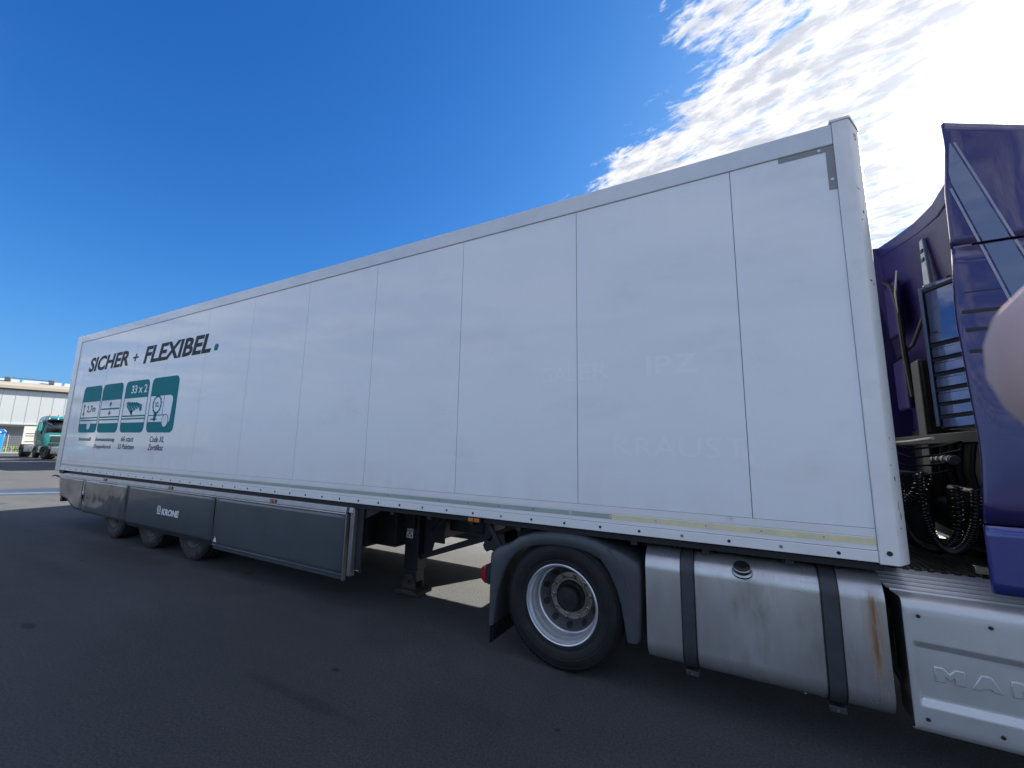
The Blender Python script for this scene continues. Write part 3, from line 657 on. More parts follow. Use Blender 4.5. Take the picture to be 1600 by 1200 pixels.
# mudguard in three sections
outer = [(-2.732, .235), (-2.738, .45), (-2.738, .633), (-2.738, .768), (-2.733, .826), (-2.665, .886), (-2.555, .926), (-2.453, 1.0), (-2.313, 1.049), (-2.164, 1.072), (-2.021, 1.081), (-1.884, 1.072), (-1.752, 1.046), (-1.640, 1.004), (-1.525, .966), (-1.436, .918), (-1.424, .853), (-1.428, .60), (-1.438, .389), (-1.452, .359)]
inner = [(-2.688, .235), (-2.661, .447), (-2.630, .584), (-2.605, .655), (-2.580, .713), (-2.536, .79), (-2.484, .850), (-2.40, .905), (-2.274, .945), (-2.15, .963), (-2.03, .968), (-1.92, .960), (-1.82, .940), (-1.727, .900), (-1.67, .826), (-1.611, .71), (-1.578, .601), (-1.560, .492), (-1.543, .385), (-1.535, .352)]
def guard(i0, i1, off=0, lab=None):
    o_, n_ = outer[i0:i1+1], inner[i0:i1+1]
    # rows across: inner far, inner lip, face inner, face outer, outer shoulder, outer far
    rows = []
    for (ox, oz), (ix, iz) in zip(o_, n_):
        dx, dz = ox-ix, oz-iz
        rows.append([(ix+dx*.30, .66, iz+dz*.30), (ix+dx*.22, .07, iz+dz*.22), (ix, .046+off, iz), (ix+dx*.05, .030+off, iz+dz*.05), (ix+dx*.10, .024+off, iz+dz*.10), (ix+dx*.5, .018+off, iz+dz*.5), (ix+dx*.86, .024+off, iz+dz*.86), (ix+dx*.96, .038+off, iz+dz*.96), (ox, .06+off, oz), (ox, .66, oz)])
    o = MB().grid(rows, True)
    n = len(rows[0]); L = len(rows)
    o.f.append(tuple(range(n))); o.f.append(tuple((L-1)*n+j for j in range(n-1, -1, -1)))
    return o.build('mudguard', 'plast', TU, 0, smooth=60)
g1 = guard(0, 6, -.004); g2 = guard(6, 13, 0); g3 = guard(13, 19, -.004)
for gd, (x, z) in ((g1, (-2.665, .80)), (g3, (-1.475, .80)), (g3, (-1.50, .62))):
    MB().lathe([(.026, 0), (.026, -.004), (.020, -.005), (.019, -.002), (.0003, -.002)], (x, .028, z), 20).build('cap', 'plast', gd)
# bulged rear quarter of the front section
MB().tube([(-1.665, .022, 1.0), (-1.60, .018, .93), (-1.53, .016, .80), (-1.485, .018, .62), (-1.462, .022, .42)], .006, 6).build('guard_crease', 'plast', g3)
# mud flap
mf = box('mud_flap', 'black', TU, (-2.735, -2.722, .04, .64, .08, .26), .003)
for k in range(12): box('flap_rib', 'black', mf, (-2.722, -2.708, .06+.048*k, .072+.048*k, .085, .255))
tl = MB().prism([(-2.79, .565), (-2.755, .55), (-2.745, .56), (-2.745, .715), (-2.76, .725), (-2.79, .70)], 'y', .045, .20).build('tail_lamp', 'black', TU, .003)
MB().prism([(-2.835, .59), (-2.79, .555), (-2.79, .715), (-2.835, .69)], 'y', .04, .205).build('lamp_lens', 'red', tl, .006)
# fuel tank: rounded box section lofted along x
def loft(x0, x1, y0, y1, z0, z1, rc_, re, n=10, ne=7):
    def sec(x, ins):
        r = max(.01, rc_-ins*.6); pts = []
        for cy, cz, a0 in ((y0+ins+r, z0+ins+r, 180), (y1-ins-r, z0+ins+r, 270), (y1-ins-r, z1-ins-r, 0), (y0+ins+r, z1-ins-r, 90)):
            for k in range(n+1):
                a = R(a0+90*k/n); pts.append((x, cy+r*math.cos(a), cz+r*math.sin(a)))
        return pts
    rows = [sec(x0+re*(1-math.sin(math.pi/2*k/ne)), re*(1-math.cos(math.pi/2*(1-k/ne)))) for k in range(ne+1)]
    rows += [sec(x1-re*(1-math.cos(math.pi/2*k/ne)), re*(1-math.cos(math.pi/2*k/ne))) for k in range(ne+1)]
    mb = MB().grid(rows, True); m_ = len(rows[0]); Lr = len(rows)
    mb.f.append(tuple(range(m_))); mb.f.append(tuple((Lr-1)*m_+j for j in range(m_-1, -1, -1)))
    return mb, sec
TX0, TX1, TY0, TY1, TZ0, TZ1, TRC = -1.388, -.018, .03, .70, .250, 1.040, .15
mb, sec = loft(TX0, TX1, TY0, TY1, TZ0, TZ1, TRC, .045)
tank = mb.build('fuel_tank', 'tank', TU, smooth=50)
# rust run on the tank end: part of the tank's own material, placed in tank coordinates
m, g, b, src, s = tank_material()
ox = s.outputs[0]; oz = s.outputs[2]
n1 = g.noise(g.scl(g.n('ShaderNodeTexCoord').outputs['Object'], (1, 1, .10)), 22, 6, .65)
band = g.m('SUBTRACT', 1.0, g.m('MULTIPLY', g.m('ABSOLUTE', g.m('SUBTRACT', ox, -.078-.4)), 15.0), clamp=True)
vert = g.m('MULTIPLY', g.ramp(oz, .30, .62), g.ramp(oz, 1.0, .88))
f = g.m('MULTIPLY', g.m('MULTIPLY', band, vert), g.ramp(n1, .28, .55), clamp=True)
g.L(g.mix(f, src, (.22, .115, .04)), b.inputs['Base Color'])
g.put(b.inputs['Metallic'], g.ramp(f, 0, 1, .75, .1))
for x in (TX0+.062, TX1-.062):
    r = [[(xx, p[1]+(p[1]-.365)*.0, p[2]) for p in sec(xx, -.0018)] for xx in (x-.006, x+.006)]
    MB().grid(r, True).build('weld_bead', 'tank', tank, smooth=60)
def strap(x, wd):
    for (hw, ins, m_, nm) in ((wd/2+.009, -.006, 'black', 'strap_rubber'), (wd/2, -.011, 'strap', 'tank_strap')):
        base = sec(0, ins); rows = []
        for (xx, ii) in ((x-hw, ins+.005), (x-hw, ins), (x+hw, ins), (x+hw, ins+.005)):
            rows.append([(xx, p[1], p[2]) for p in sec(0, ii)])
        if nm == 'strap_rubber': rub = MB().grid(rows, True).build(nm, m_, TU, smooth=40)
        else:
            s_ = MB().grid(rows, True).build(nm, m_, TU, smooth=40); rub.parent = s_
    box('strap_foot', 'strap', s_, (x-wd/2-.004, x+wd/2+.004, TY0+.06, TY0+.20, TZ0-.045, TZ0-.010), .004)
    MB().tube([(x, TY0+.055, TZ0-.028), (x, TY0+.075, TZ0-.028)], .008, 8).build('strap_bolt', 'pipe', s_)
strap(-1.100, .078); strap(-.283, .080)
ft = tank.copy(); link(ft); ft.name = 'far_fuel_tank'; ft.location = (0, 1.86, 0)
MB().box(-1.35, .0, .86, 1.74, .45, .72).build('gearbox_housing', 'chassis', TU, .05)
MB().box(.06, 2.3, 2.42, 2.5, .28, .96).build('far_side_panel', 'strap', TU, .01)
MB().box(.1, 2.4, .95, 1.6, .30, 1.0).build('engine', 'chassis', TU, .05)
MB().prism([(-2.72, .25), (-2.72, .65), (-2.6, .9), (-2.3, 1.04), (-1.95, 1.08), (-1.6, 1.02), (-1.42, .8), (-1.42, .37), (-1.47, .37), (-1.48, .8), (-1.63, .96), (-1.95, 1.03), (-2.3, .99), (-2.56, .87), (-2.67, .64), (-2.67, .25)], 'y', 1.85, 2.5).build('far_mudguard', 'plast', TU, .004)
# filler cap on the shoulder
ang = R(28); cy = TY0+TRC-TRC*math.cos(ang); cz = TZ1-TRC+TRC*math.sin(ang)
nrm = Vector((0, -math.cos(R(62)), math.sin(R(62)))); cpos = Vector((-.753, cy, cz))
def disc_on(prof, c, n, N=32):
    a = n.orthogonal().normalized(); b2 = n.cross(a); rows = []
    for r, t in prof: rows.append([c+n*t+r*(math.cos(2*math.pi*k/N)*a+math.sin(2*math.pi*k/N)*b2) for k in range(N)])
    return MB().grid(rows, True)
cap = disc_on([(.062, -.01), (.062, .006), (.050, .008), (.050, .022), (.047, .026), (.047, .048), (.041, .053), (.030, .053), (.028, .048), (.0003, .047)], cpos, nrm).build('filler_cap', 'hub', tank, smooth=40)
disc_on([(.058, .0), (.064, .004), (.060, .010), (.052, .012)], cpos, nrm).build('filler_ring', 'alu', tank)
disc_on([(.049, .024), (.052, .027), (.052, .036), (.048, .040)], cpos, nrm).build('cap_ring', 'pipe', cap)
MB().box(-.83, -.675, cy+.06, cy+.072, cz+.028, cz+.052).build('cap_bar', 'alu', cap, .003)
# aluminium side panel with recessed field, raised lettering and screws
def side_panel():
    XA, XB = .048, 2.9
    def yprof(x, z): # depth of the face
        y = 0
        t = max(0, min(1, (x-.074)/.022))
        # recess between z 0.43 and 0.73 with a sloped upper and lower edge
        up = .728-.012*max(0, (x-.084))/.42
        d = max(0, min(1, (up-z)/.032)); e = max(0, min(1, (z-.395)/.036))
        return .020*min(d, e)*t
    xs = [.048, .052, .060, .0735, .080, .088, .096, .104, .12]+[.16+.08*k for k in range(34)]+[2.9]
    prof = [(.040, .262), (.016, .266), (.004, .278), (0, .295)]+[(0, .32), (0, .36), (0, .385)]+[(0, .393+.004*k) for k in range(11)]+[(0, .45), (0, .52), (0, .60), (0, .66), (0, .68)]+[(0, .686+.004*k) for k in range(13)]+[(0, .75), (0, .80), (0, .86), (0, .893), (.003, .910), (.010, .926), (.022, .939), (.036, .947), (.060, .953)]
    # top tread with long ribs
    y = .075
    top = [(.085, .957)]
    for k in range(5):
        yb = .095+.042*k; top += [(yb, .960+.014*k), (yb+.006, .969+.014*k), (yb+.014, .969+.014*k), (yb+.020, .963+.014*k)]
    top += [(.31, 1.035), (.34, 1.04), (.345, 1.02)]
    prof += top
    rows = []
    for x in xs:
        row = []
        for (py, pz) in prof:
            yy = py+(yprof(x, pz) if py == 0 else 0)
            xx = x
            if x < .06: yy += (.060-x)*.5 if py == 0 else 0
            if py > .03:   # the tread runs further back than the face
                xx = x-(.115*min(1, (py-.03)/.28) if x < .3 else 0)*(1 if x < .07 else max(0, 1-(x-.07)/.1))
            row.append((xx, yy, pz))
        rows.append(row)
    return MB().grid(rows)
sp_ = side_panel().build('side_panel', 'tank', TU, smooth=32)
so = sp_.modifiers.new('solid', 'SOLIDIFY'); so.thickness = .004; so.offset = 1
M['panelalu'] = mat('side_panel_matt_aluminium', (.56, .57, .57), .48, metal=.68, var=.05, vscale=2.5, bump=.0006, bscale=160, rvar=.05, dirt=((.16, .16, .16), .66, .78, 70))
sp_.data.materials[0] = M['panelalu']
MB().prism([(.045, .27), (.25, .27), (.25, .93), (.045, .93)], 'x', .055, .068).build('panel_return', 'strap', sp_, .004)
for (x, z) in ((.112, .862), (.401, .858), (.103, .332), (.389, .331), (.70, .858), (.69, .331)):
    MB().lathe([(.020, .0), (.014, -.0002), (.012, .006), (.0003, .006)], (x, -.0055, z), 20).build('screw_dimple', 'panelalu', sp_)
    MB().lathe([(.010, .003), (.010, -.0005), (.006, -.003), (.0003, -.0005)], (x, -.0060, z), 14).build('screw', 'hub', sp_)
def block(polys, name):
    b = MB()
    for p in polys: b.prism(p, 'y', .006, .022)
    return b
def letter(pts, x, z, sx=1): return [(x+p[0]*sx, z+p[1]) for p in pts]
Mp = [(0, 0), (.045, 0), (.045, .030), (.062, .012), (.079, .030), (.079, 0), (.124, 0), (.124, .076), (.085, .076), (.062, .050), (.039, .076), (0, .076)]
Ap = [(0, 0), (.038, 0), (.046, .012), (.074, .012), (.082, 0), (.120, 0), (.080, .076), (.040, .076)]
Np = [(0, 0), (.038, 0), (.038, .034), (.078, 0), (.118, 0), (.118, .076), (.080, .076), (.080, .042), (.040, .076), (0, .076)]
for p, x in ((Mp, .156), (Ap, .302), (Np, .452)):
    MB().prism(letter(p, x, .530), 'y', .0095, .024).build('raised_letter', 'panelalu', sp_, .004)
# dark gap behind the panel with hose and bracket
MB().tube([(.02, .25, .90), (.0, .22, .70), (.03, .20, .50), (.10, .22, .34)], .022, 10).build('hose', 'duct', TU)
MB().tube([(.06, .30, .80), (.02, .26, .62), (.06, .26, .45)], .012, 8).build('hose', 'black', TU)
box('air_tank_bracket', 'chassis', TU, (-.01, .04, .30, .75, .35, .98), .01)
MB().tube([(.12, .42, .52), (1.4, .42, .52)], .15, 20).build('air_tank', 'chassis', TU)
# catwalk of ribbed plate over the frame
MB().box(-.35, .78, .36, 2.25, 1.020, 1.040).build('catwalk', 'plate', TU, .002)
cw = C.collection.objects.get('catwalk')
rb = MB()
for k in range(30):
    x = -.33+.037*k; rb.prism([(x-.012, 1.0395), (x-.006, 1.052), (x+.006, 1.052), (x+.012, 1.0395)], 'y', .37, 2.24)
rb.build('tread_ribs', 'plate', cw, 0)
MB().box(-.36, .78, .342, .359, 1.005, 1.046).build('catwalk_edge', 'chassis', cw, .002)
th = MB()
for k in range(18): th.box(-.33+.06*k, -.30+.06*k, .325, .3415, 1.030, 1.046)
th.build('catwalk_teeth', 'chassis', cw)
# the cab -------------------------------------------------------------
def cab_y(z):  # near side of the cab leans in above the waist
    if z < 1.5: return -.0
    return .0+.022*(z-1.5)+.035*max(0, z-2.2)**1.6*.9
def flap_x(z):
    pts = [(1.0, .432), (1.39, .438), (1.8, .474), (2.2, .466), (2.6, .461), (3.0, .494), (3.41, .515), (3.74, .560), (3.91, .562), (4.2, .565)]
    for (a, b_), (c_, d) in zip(pts, pts[1:]):
        if z <= c_: return b_+(d-b_)*(z-a)/(c_-a)
    return .565
def skin(name, m, z0, z1, x1, parent, n=14, y_off=0, drop=0):
    rows = []
    for i in range(n+1):
        z = z0+(z1-z0)*i/n; xa = flap_x(z); y = cab_y(z)+y_off
        dz = lambda xx: z-drop*max(0, xx-.562)*(i/n)
        row = [(xa+.022, y+.05, z), (xa+.004, y+.030, z), (xa, y+.014, z), (xa+.004, y+.004, z), (xa+.014, y, z), (xa+.08, y-.002, z), (xa+.2, y-.003, z), (x1, y, z)]
        rows.append([(a, cab_y(dz(a))+(b_-y), dz(a)) for a, b_, _ in row])
    mb = MB().grid(rows)
    o = mb.build(name, m, parent, smooth=50)
    s = o.modifiers.new('solid', 'SOLIDIFY'); s.thickness = .002; s.offset = 1
    return o
cab = MB()
# main body behind the flap: floor at 1.05, roof stepped; cross-section lofted in z
rows = []
for z, xb, xf, ins in ((.98, .95, 2.75, .03), (1.5, .93, 2.85, .02), (2.2, .92, 2.82, .02), (2.9, .92, 2.68, .05), (3.3, .93, 2.50, .09), (3.6, .98, 2.2, .16)):
    ya, yb = cab_y(z)+ins, 2.5-cab_y(z)-ins
    rows.append([(xb, ya+.03, z), (xb+.03, ya, z), (xf-.25, ya, z), (xf-.06, ya+.10, z), (xf, ya+.35, z), (xf, yb-.35, z), (xf-.06, yb-.10, z), (xf-.25, yb, z), (xb+.03, yb, z), (xb, yb-.03, z)])
cab.grid(rows, True); n_ = len(rows[0]); cab.f.append(tuple(range(n_))); cab.f.append(tuple((len(rows)-1)*n_+j for j in range(n_-1, -1, -1)))
cab = cab.build('cab', 'bluep', TU, .02, smooth=40)
# near-side flap: upper collar, middle with louvre slots, lower piece
up = skin('side_flap', 'bluep', 3.030, 3.905, 1.25, cab, drop=.467); mid_ = skin('side_flap', 'bluep', 1.398, 3.018, 1.02, cab); lo = skin('side_flap', 'blueb', 1.035, 1.388, 1.02, cab, 6, -.012)
lo['label'] = 'brighter blue lower flap section'
# rolled top edge of the collar
MB().tube([(.566, cab_y(3.905)+.02, 3.905), (.9, cab_y(3.75)+.02, 3.745), (1.25, cab_y(3.58)+.02, 3.58)], .014, 8).build('flap_edge', 'bluep', up)
for k, z in enumerate((2.725, 2.605, 2.494, 2.365)):
    h = .004 if k == 0 else .011
    xa = flap_x(z)+.028; y = cab_y(z)-.006
    box('louvre_slot', 'hole', mid_, (xa-.004+.012*(k == 0), xa+.30, y, y+.02, z-h, z+h), .002)
# diagonal stripes on the flap (thin film following its lean)
def stripe(x0, x1, z0, x2, x3, z1, m, parent, off=.0045, n=10):
    rows = []
    for i in range(n+1):
        t = i/n; z = z0+(z1-z0)*t; y = cab_y(z)-off
        a, b_ = x0+(x2-x0)*t, x1+(x3-x1)*t
        a = max(a, flap_x(z)+.010)
        b_ = max(b_, a+.001)
        rows.append([(a, y-.002, z), (b_, y-.0035, z)])
    o = MB().grid(rows).build('stripe', m, parent, smooth=0); s = o.modifiers.new('solid', 'SOLIDIFY'); s.thickness = .001
    return o

def lx(z, side):   # left and right boundary of the stripe band
    return .536+(3.437-z)*.195 if side < 0 else .591+(3.729-z)*.228
for (z0, z1, par) in ((3.034, 3.74, up), (2.05, 3.012, mid_)):
    stripe(lx(z0, -1)+.012, lx(z0, 1)-.012, z0, lx(z1, -1)+.012, lx(z1, 1)-.012, z1, 'stripeG', par)
    stripe(lx(z0, -1)-.010, lx(z0, -1)+.002, z0, lx(z1, -1)-.010, lx(z1, -1)+.002, min(z1, 3.45) if par == up else z1, 'stripeL', par) if par != up else stripe(lx(z0, -1)-.010, lx(z0, -1)+.002, z0, lx(3.42, -1)-.010, lx(3.42, -1)+.002, 3.42, 'stripeL', par)
    stripe(lx(z0, 1)-.002, lx(z0, 1)+.010, z0, lx(z1, 1)-.002, lx(z1, 1)+.010, z1, 'stripeL', par)
# inside of the collar: roof edge swept in a curve from the near flap to the far flap
RC = [(.575, .12, 3.20), (.60, .25, 3.42), (.660, .42, 3.60), (.681, .5, 3.676), (.71, .7, 3.70), (.74, .9, 3.722), (.775, 1.2, 3.787), (.806, 1.5, 3.852), (.812, 1.75, 3.905), (.809, 2.0, 3.954), (.79, 2.2, 3.985), (.753, 2.4, 4.008), (.62, 2.44, 4.03), (.55, 2.45, 4.03)]
rows = [[(x, y, z) for x, y, z in RC], [(x+.02, y, z+.012) for x, y, z in RC], [(x+.06, y, z+.008) for x, y, z in RC]]
rows += [[(x+.06+.6*t, y+(1.25-y)*.12*t, z+.02-.25*t) for x, y, z in RC] for t in (.5, 1)]
MB().grid(rows).build('roof_deflector', 'bluedark', cab, smooth=50).modifiers.new('solid', 'SOLIDIFY').thickness = .012
MB().prism([(.50, 1.05), (1.0, 1.05), (1.0, 3.9), (.60, 4.04), (.50, 3.3)], 'y', 2.44, 2.47).build('far_flap', 'bluep', cab, .005)
MB().prism([(.86, 1.06), (.95, 1.06), (.95, 2.0), (.86, 2.0)], 'y', .2, 2.44).build('lower_wall', 'chassis', cab, .005)
# dark lip under the roof edge, then the back wall with its ribs
rows = []
for i in range(15):
    t = i/14; rows.append([(x+(.84-x)*min(1, t*1.6)+.05*math.sin(t*3.14)*(1 if k > 1 else 0), y, z+(1.15-z)*t) for k, (x, y, z) in enumerate(RC)])
MB().grid(rows).build('back_wall', 'bluedark', cab, smooth=40)
rows = [[(x-.004, y, z-.002) for x, y, z in RC[2:12]], [(x+.012, y, z-.10) for x, y, z in RC[2:12]], [(x+.05, y, z-.13) for x, y, z in RC[2:12]]]
MB().grid(rows).build('roof_lip', 'bluedark', cab, smooth=40).modifiers.new('solid', 'SOLIDIFY').thickness = .01
# pressings on the wall
MB().prism([(1.27, 2.95), (1.43, 2.95), (1.385, 3.62), (1.315, 3.62)], 'x', .775, .80).build('wall_rib', 'stripeG', cab, .006)
for z in (3.42, 3.50): box('rib_slot', 'hole', cab, (.768, .776, 1.325, 1.375, z, z+.03), .003)
MB().tube([(.80, 2.35, 2.75), (.76, 1.75, 2.78), (.74, 1.42, 2.92), (.72, 1.28, 2.95), (.70, .95, 3.0), (.66, .62, 3.02)], .016, 8).build('wall_trim', 'black', cab)
for (y0, y1, z0, z1) in ((1.98, 2.30, 2.95, 3.5), (1.98, 2.30, 2.2, 2.7)):
    MB().box(.74, .79, y0, y1, z0, z1).build('wall_pressing', 'bluedark', cab, .02)
MB().tube([(.76, 2.36, 3.62), (.74, 2.05, 3.45), (.735, 1.93, 3.2), (.735, 1.90, 2.7), (.75, 1.88, 2.3)], .022, 8).build('cable_duct', 'hole', cab)
MB().tube([(.72, 1.78, 3.52), (.70, 1.82, 3.30), (.71, 1.85, 3.12)], [.010, .012, .004], 8).build('sky_sliver', 'pipe', cab)  # bright strip standing in for a sliver of sky in a gap
# glossy intake stack with louvres, turned towards the yard
ax, ay, bx, by = .448, .416, .622, .299
dxv = Vector((bx-ax, by-ay, 0)); Ls = dxv.length; dxv.normalize(); nv = Vector((dxv.y, -dxv.x, 0))
if nv.y > 0: nv = -nv
def ip(s, z, d): return tuple(Vector((ax, ay, z))+dxv*s*Ls+nv*d)
def iquad(name, m, s0, s1, z0, z1, d0, d1, parent, bev=.004, tilt=0):
    b = MB(); b.add([ip(s0, z0, d0), ip(s1, z0-tilt, d0), ip(s1, z1-tilt, d0), ip(s0, z1, d0), ip(s0, z0, d1), ip(s1, z0-tilt, d1), ip(s1, z1-tilt, d1), ip(s0, z1, d1)],
                    [(0, 3, 2, 1), (4, 5, 6, 7), (0, 1, 5, 4), (1, 2, 6, 5), (2, 3, 7, 6), (3, 0, 4, 7)])
    return b.build(name, m, parent, bev)
ist = iquad('intake_stack', 'glossb', 0, 1.25, 1.93, 2.92, -.16, 0, TU, .012, tilt=-.03)
iquad('stack_edge', 'stripeG', -.10, -.01, 1.95, 2.90, -.10, .006, ist)
for k, z in enumerate((2.50, 2.40, 2.30, 2.20, 2.10, 2.02)):
    iquad('louvre', 'glossb', .04, 1.2, z, z+.062, .002, .018, ist, .004, tilt=-.03)
    iquad('louvre_gap', 'hole', .03, 1.22, z-.022, z-.002, .001, .008, ist, 0, tilt=-.03)
iquad('stack_cap', 'black', .02, 1.25, 2.86, 2.885, .001, .012, ist, .002, tilt=-.05)
iquad('badge', 'strap', .05, .22, 2.55, 2.585, .001, .010, ist, .002)
# exhaust duct, pipe work, coiled lines behind the cab
MB().box(.70, .84, 1.50, 1.70, 1.2, 2.60).build('exhaust_duct', 'duct', TU, .025)
MB().box(.66, .86, .45, 2.3, 1.85, 1.93).build('cross_bar', 'chassis', TU, .008)
MB().tube([(.40, .42, 1.875), (.55, 1.4, 1.875), (.60, 2.3, 1.875)], .010, 8).build('support_rod', 'pipe', TU)
mu = MB().tube([(.56, .62, 1.735), (.60, 1.10, 1.735)], .026, 14).build('steel_pipe', 'strap', TU)
for y in (.66, .78, .90, 1.02): MB().tube([(.563+.083*(y-.62), y, 1.735), (.565+.083*(y-.62), y+.03, 1.735)], .034, 14).build('pipe_clamp', 'nut', mu)
def spiral(path, rr, turns, wire, nm, m='black', n=11):
    pts = []; P = [Vector(p) for p in path]
    N = turns*n
    def at(t):
        q = t*(len(P)-1); i = min(int(q), len(P)-2); s = q-i
        p0, p1, p2, p3 = P[max(i-1, 0)], P[i], P[i+1], P[min(i+2, len(P)-1)]
        return .5*((2*p1)+(-p0+p2)*s+(2*p0-5*p1+4*p2-p3)*s*s+(-p0+3*p1-3*p2+p3)*s**3)
    for k in range(N+1):
        t = k/N; c = at(t); d = (at(min(1, t+.01))-at(max(0, t-.01))).normalized()
        a = d.cross(Vector((1, .3, 0))).normalized(); b2 = d.cross(a); an = 2*math.pi*k/n
        pts.append(c+rr*(math.cos(an)*a+math.sin(an)*b2))
    return MB().tube(pts, wire, 6).build(nm, m, TU, smooth=60)
M['coil'] = mat('coiled_line_black', (.008, .008, .010), .3, coat=.3)
spiral([(.30, .80, 1.56), (.31, .82, 1.30), (.36, .80, 1.15), (.46, .74, 1.12), (.54, .68, 1.24), (.56, .66, 1.55)], .026, 62, .0055, 'coiled_line', 'coil')
spiral([(.36, .60, 1.62), (.37, .62, 1.35), (.42, .60, 1.17), (.50, .56, 1.15), (.57, .52, 1.30), (.60, .50, 1.55)], .023, 62, .0052, 'coiled_line', 'coil')
spiral([(.28, 1.10, 1.85), (.30, 1.08, 1.60), (.36, 1.05, 1.42), (.44, 1.0, 1.45), (.50, .98, 1.62)], .040, 22, .006, 'coiled_line', 'coil')
for i, (a, b_, c_) in enumerate((((.20, .9, 1.95), (.35, .7, 1.80), (.60, .6, 1.86)), ((.20, .95, 1.90), (.38, .8, 1.74), (.62, .7, 1.80)), ((.18, 1.0, 1.84), (.36, .85, 1.68), (.60, .75, 1.72)), ((.20, 1.1, 1.76), (.38, .9, 1.60), (.6, .8, 1.66)))):
    MB().tube([a, tuple((Vector(a)+Vector(b_))/2+Vector((0, 0, -.03))), b_, tuple((Vector(c_)+Vector(b_))/2+Vector((0, 0, -.01))), c_], .008, 6).build('air_line', 'coil', TU, smooth=60)
for y in (.62, .80, .95, 1.1): MB().tube([(.66, y, 1.84), (.64, y+.02, 1.66), (.67, y+.06, 1.50), (.70, y+.12, 1.30)], .016, 8).build('hose', 'chassis', TU, smooth=60)
MB().box(.62, .90, .62, 1.05, 1.30, 1.55).build('filter_housing', 'black', TU, .03)
MB().box(.18, .62, 1.30, 2.20, 1.06, 1.62).build('added_shade_box', 'chassis', TU, .02)  # added box that blocks the sunlit strip behind the coils
MB().box(.64, .92, .25, .60, 1.06, 1.32).build('battery_cover', 'chassis', TU, .02)
MB().tube([(.78, .95, 1.30), (.78, 1.5, 1.30)], .13, 18).build('air_filter', 'chassis', TU)
box('mirror_plate', 'pipe', TU, (.50, .58, .38, .42, 1.052, 1.10), .004)
# rest of the cab beyond the frame
def side_quad(name, m, pts, parent, d=.006):
    return MB().add([(x, cab_y(z)+.02-d, z) for x, z in pts]+[(x, cab_y(z)+.03, z) for x, z in pts], [tuple(range(len(pts))), tuple(range(2*len(pts)-1, len(pts)-1, -1))]+[(i, (i+1) % len(pts), len(pts)+(i+1) % len(pts), len(pts)+i) for i in range(len(pts))]).build(name, m, parent, 0, smooth=0)
dr = side_quad('door', 'bluep', [(1.45, 1.1), (2.55, 1.1), (2.55, 2.0), (2.45, 2.75), (1.45, 2.8)], cab)
side_quad('door_window', 'glass', [(1.55, 2.05), (2.45, 1.95), (2.36, 2.65), (1.55, 2.70)], dr, .010)
box('door_handle', 'black', dr, (1.52, 1.72, -.02, .01, 1.80, 1.84), .006)
MB().add([(2.86, .4, 1.9), (2.86, 2.1, 1.9), (2.70, 2.0, 2.85), (2.70, .5, 2.85)], [(0, 1, 2, 3)]).build('windscreen', 'glass', cab).modifiers.new('solid', 'SOLIDIFY').thickness = .02
box('bumper', 'blueb', TU, (2.55, 2.88, .05, 2.45, .30, .98), .05)
box('grille', 'black', cab, (2.84, 2.87, .5, 2.0, 1.15, 1.75), .02)
for y in (.12, 2.08): box('headlight', 'glass', TU, (2.87, 2.90, y, y+.30, .55, .85), .03)
box('mirror', 'black', cab, (2.62, 2.72, -.28, -.08, 2.0, 2.6), .03)
box('mirror_arm', 'black', cab, (2.60, 2.66, -.12, .04, 2.5, 2.56), .01)

# ------------------------------------------------------------------ background: depot, trucks, container, bin, fence
WH = empty('warehouse', (-83, 14, 0), 'long pale grey warehouse with sand coloured roof edge behind the teal trucks', 'warehouse')
wd = Vector((.25, .968, 0)).normalized(); wn = Vector((wd.y, -wd.x, 0))   # along the wall, out of the wall towards the yard
WO = Vector((-83.6, 14.5, 0))
def wp(s, d, z): p = WO+wd*s+wn*d; return (p.x, p.y, z)
def wbox(name, m, s0, s1, d0, d1, z0, z1, parent=None, bev=0):
    b = MB(); b.add([wp(s0, d0, z0), wp(s1, d0, z0), wp(s1, d1, z0), wp(s0, d1, z0), wp(s0, d0, z1), wp(s1, d0, z1), wp(s1, d1, z1), wp(s0, d1, z1)],
                    [(0, 3, 2, 1), (4, 5, 6, 7), (0, 1, 5, 4), (1, 2, 6, 5), (2, 3, 7, 6), (3, 0, 4, 7)])
    return b.build(name, m, parent or WH, bev, smooth=0)
S0, S1 = -46, 34
wall = wbox('upper_wall', 'wall', S0, S1, -18, 0, 3.55, 8.05)
s = S0+.6; k = 0
while s < S1: wbox('wall_joint', 'wallrib', s, s+.06, 0, .008, 3.72, 8.0, wall); s += 1.13
wbox('lower_wall', 'wall', S0+.5, S1-.5, -18, -3.2, 0, 3.54)
wbox('canopy_edge', 'recess', S0, S1, -.3, .12, 3.28, 3.54)
wbox('wall_sill', 'wall', S0, S1, -.02, .10, 3.545, 3.70, wall)
wbox('gutter', 'recess', S0, S1, 0, .25, 8.06, 8.22)
wbox('roof_edge', 'fascia', S0-.2, S1+.2, -18.2, .35, 8.225, 8.62)
wbox('roof_edge', 'fascial', S0-.2, S1+.2, -18.1, .22, 8.625, 8.98)
rf = wbox('roof', 'wallrib', S0, S1, -17.9, -.3, 8.985, 9.10)
s = S0+2
while s < S1-4:
    sk = MB(); sk.add([wp(s, -.7, 9.10), wp(s+3.6, -.7, 9.10), wp(s+3.6, -2.1, 9.62), wp(s, -2.1, 9.62), wp(s, -3.5, 9.10), wp(s+3.6, -3.5, 9.10)], [(0, 1, 2, 3), (3, 2, 5, 4), (0, 3, 4), (1, 5, 2), (0, 4, 5, 1)])
    sk.build('skylight', 'skylight', rf, smooth=0); s += 3.9
for s in (-2.6, 1.3): wbox('roof_vent', 'recess', s, s+.55, -1.2, -.5, 9.2, 9.75, rf, .05)
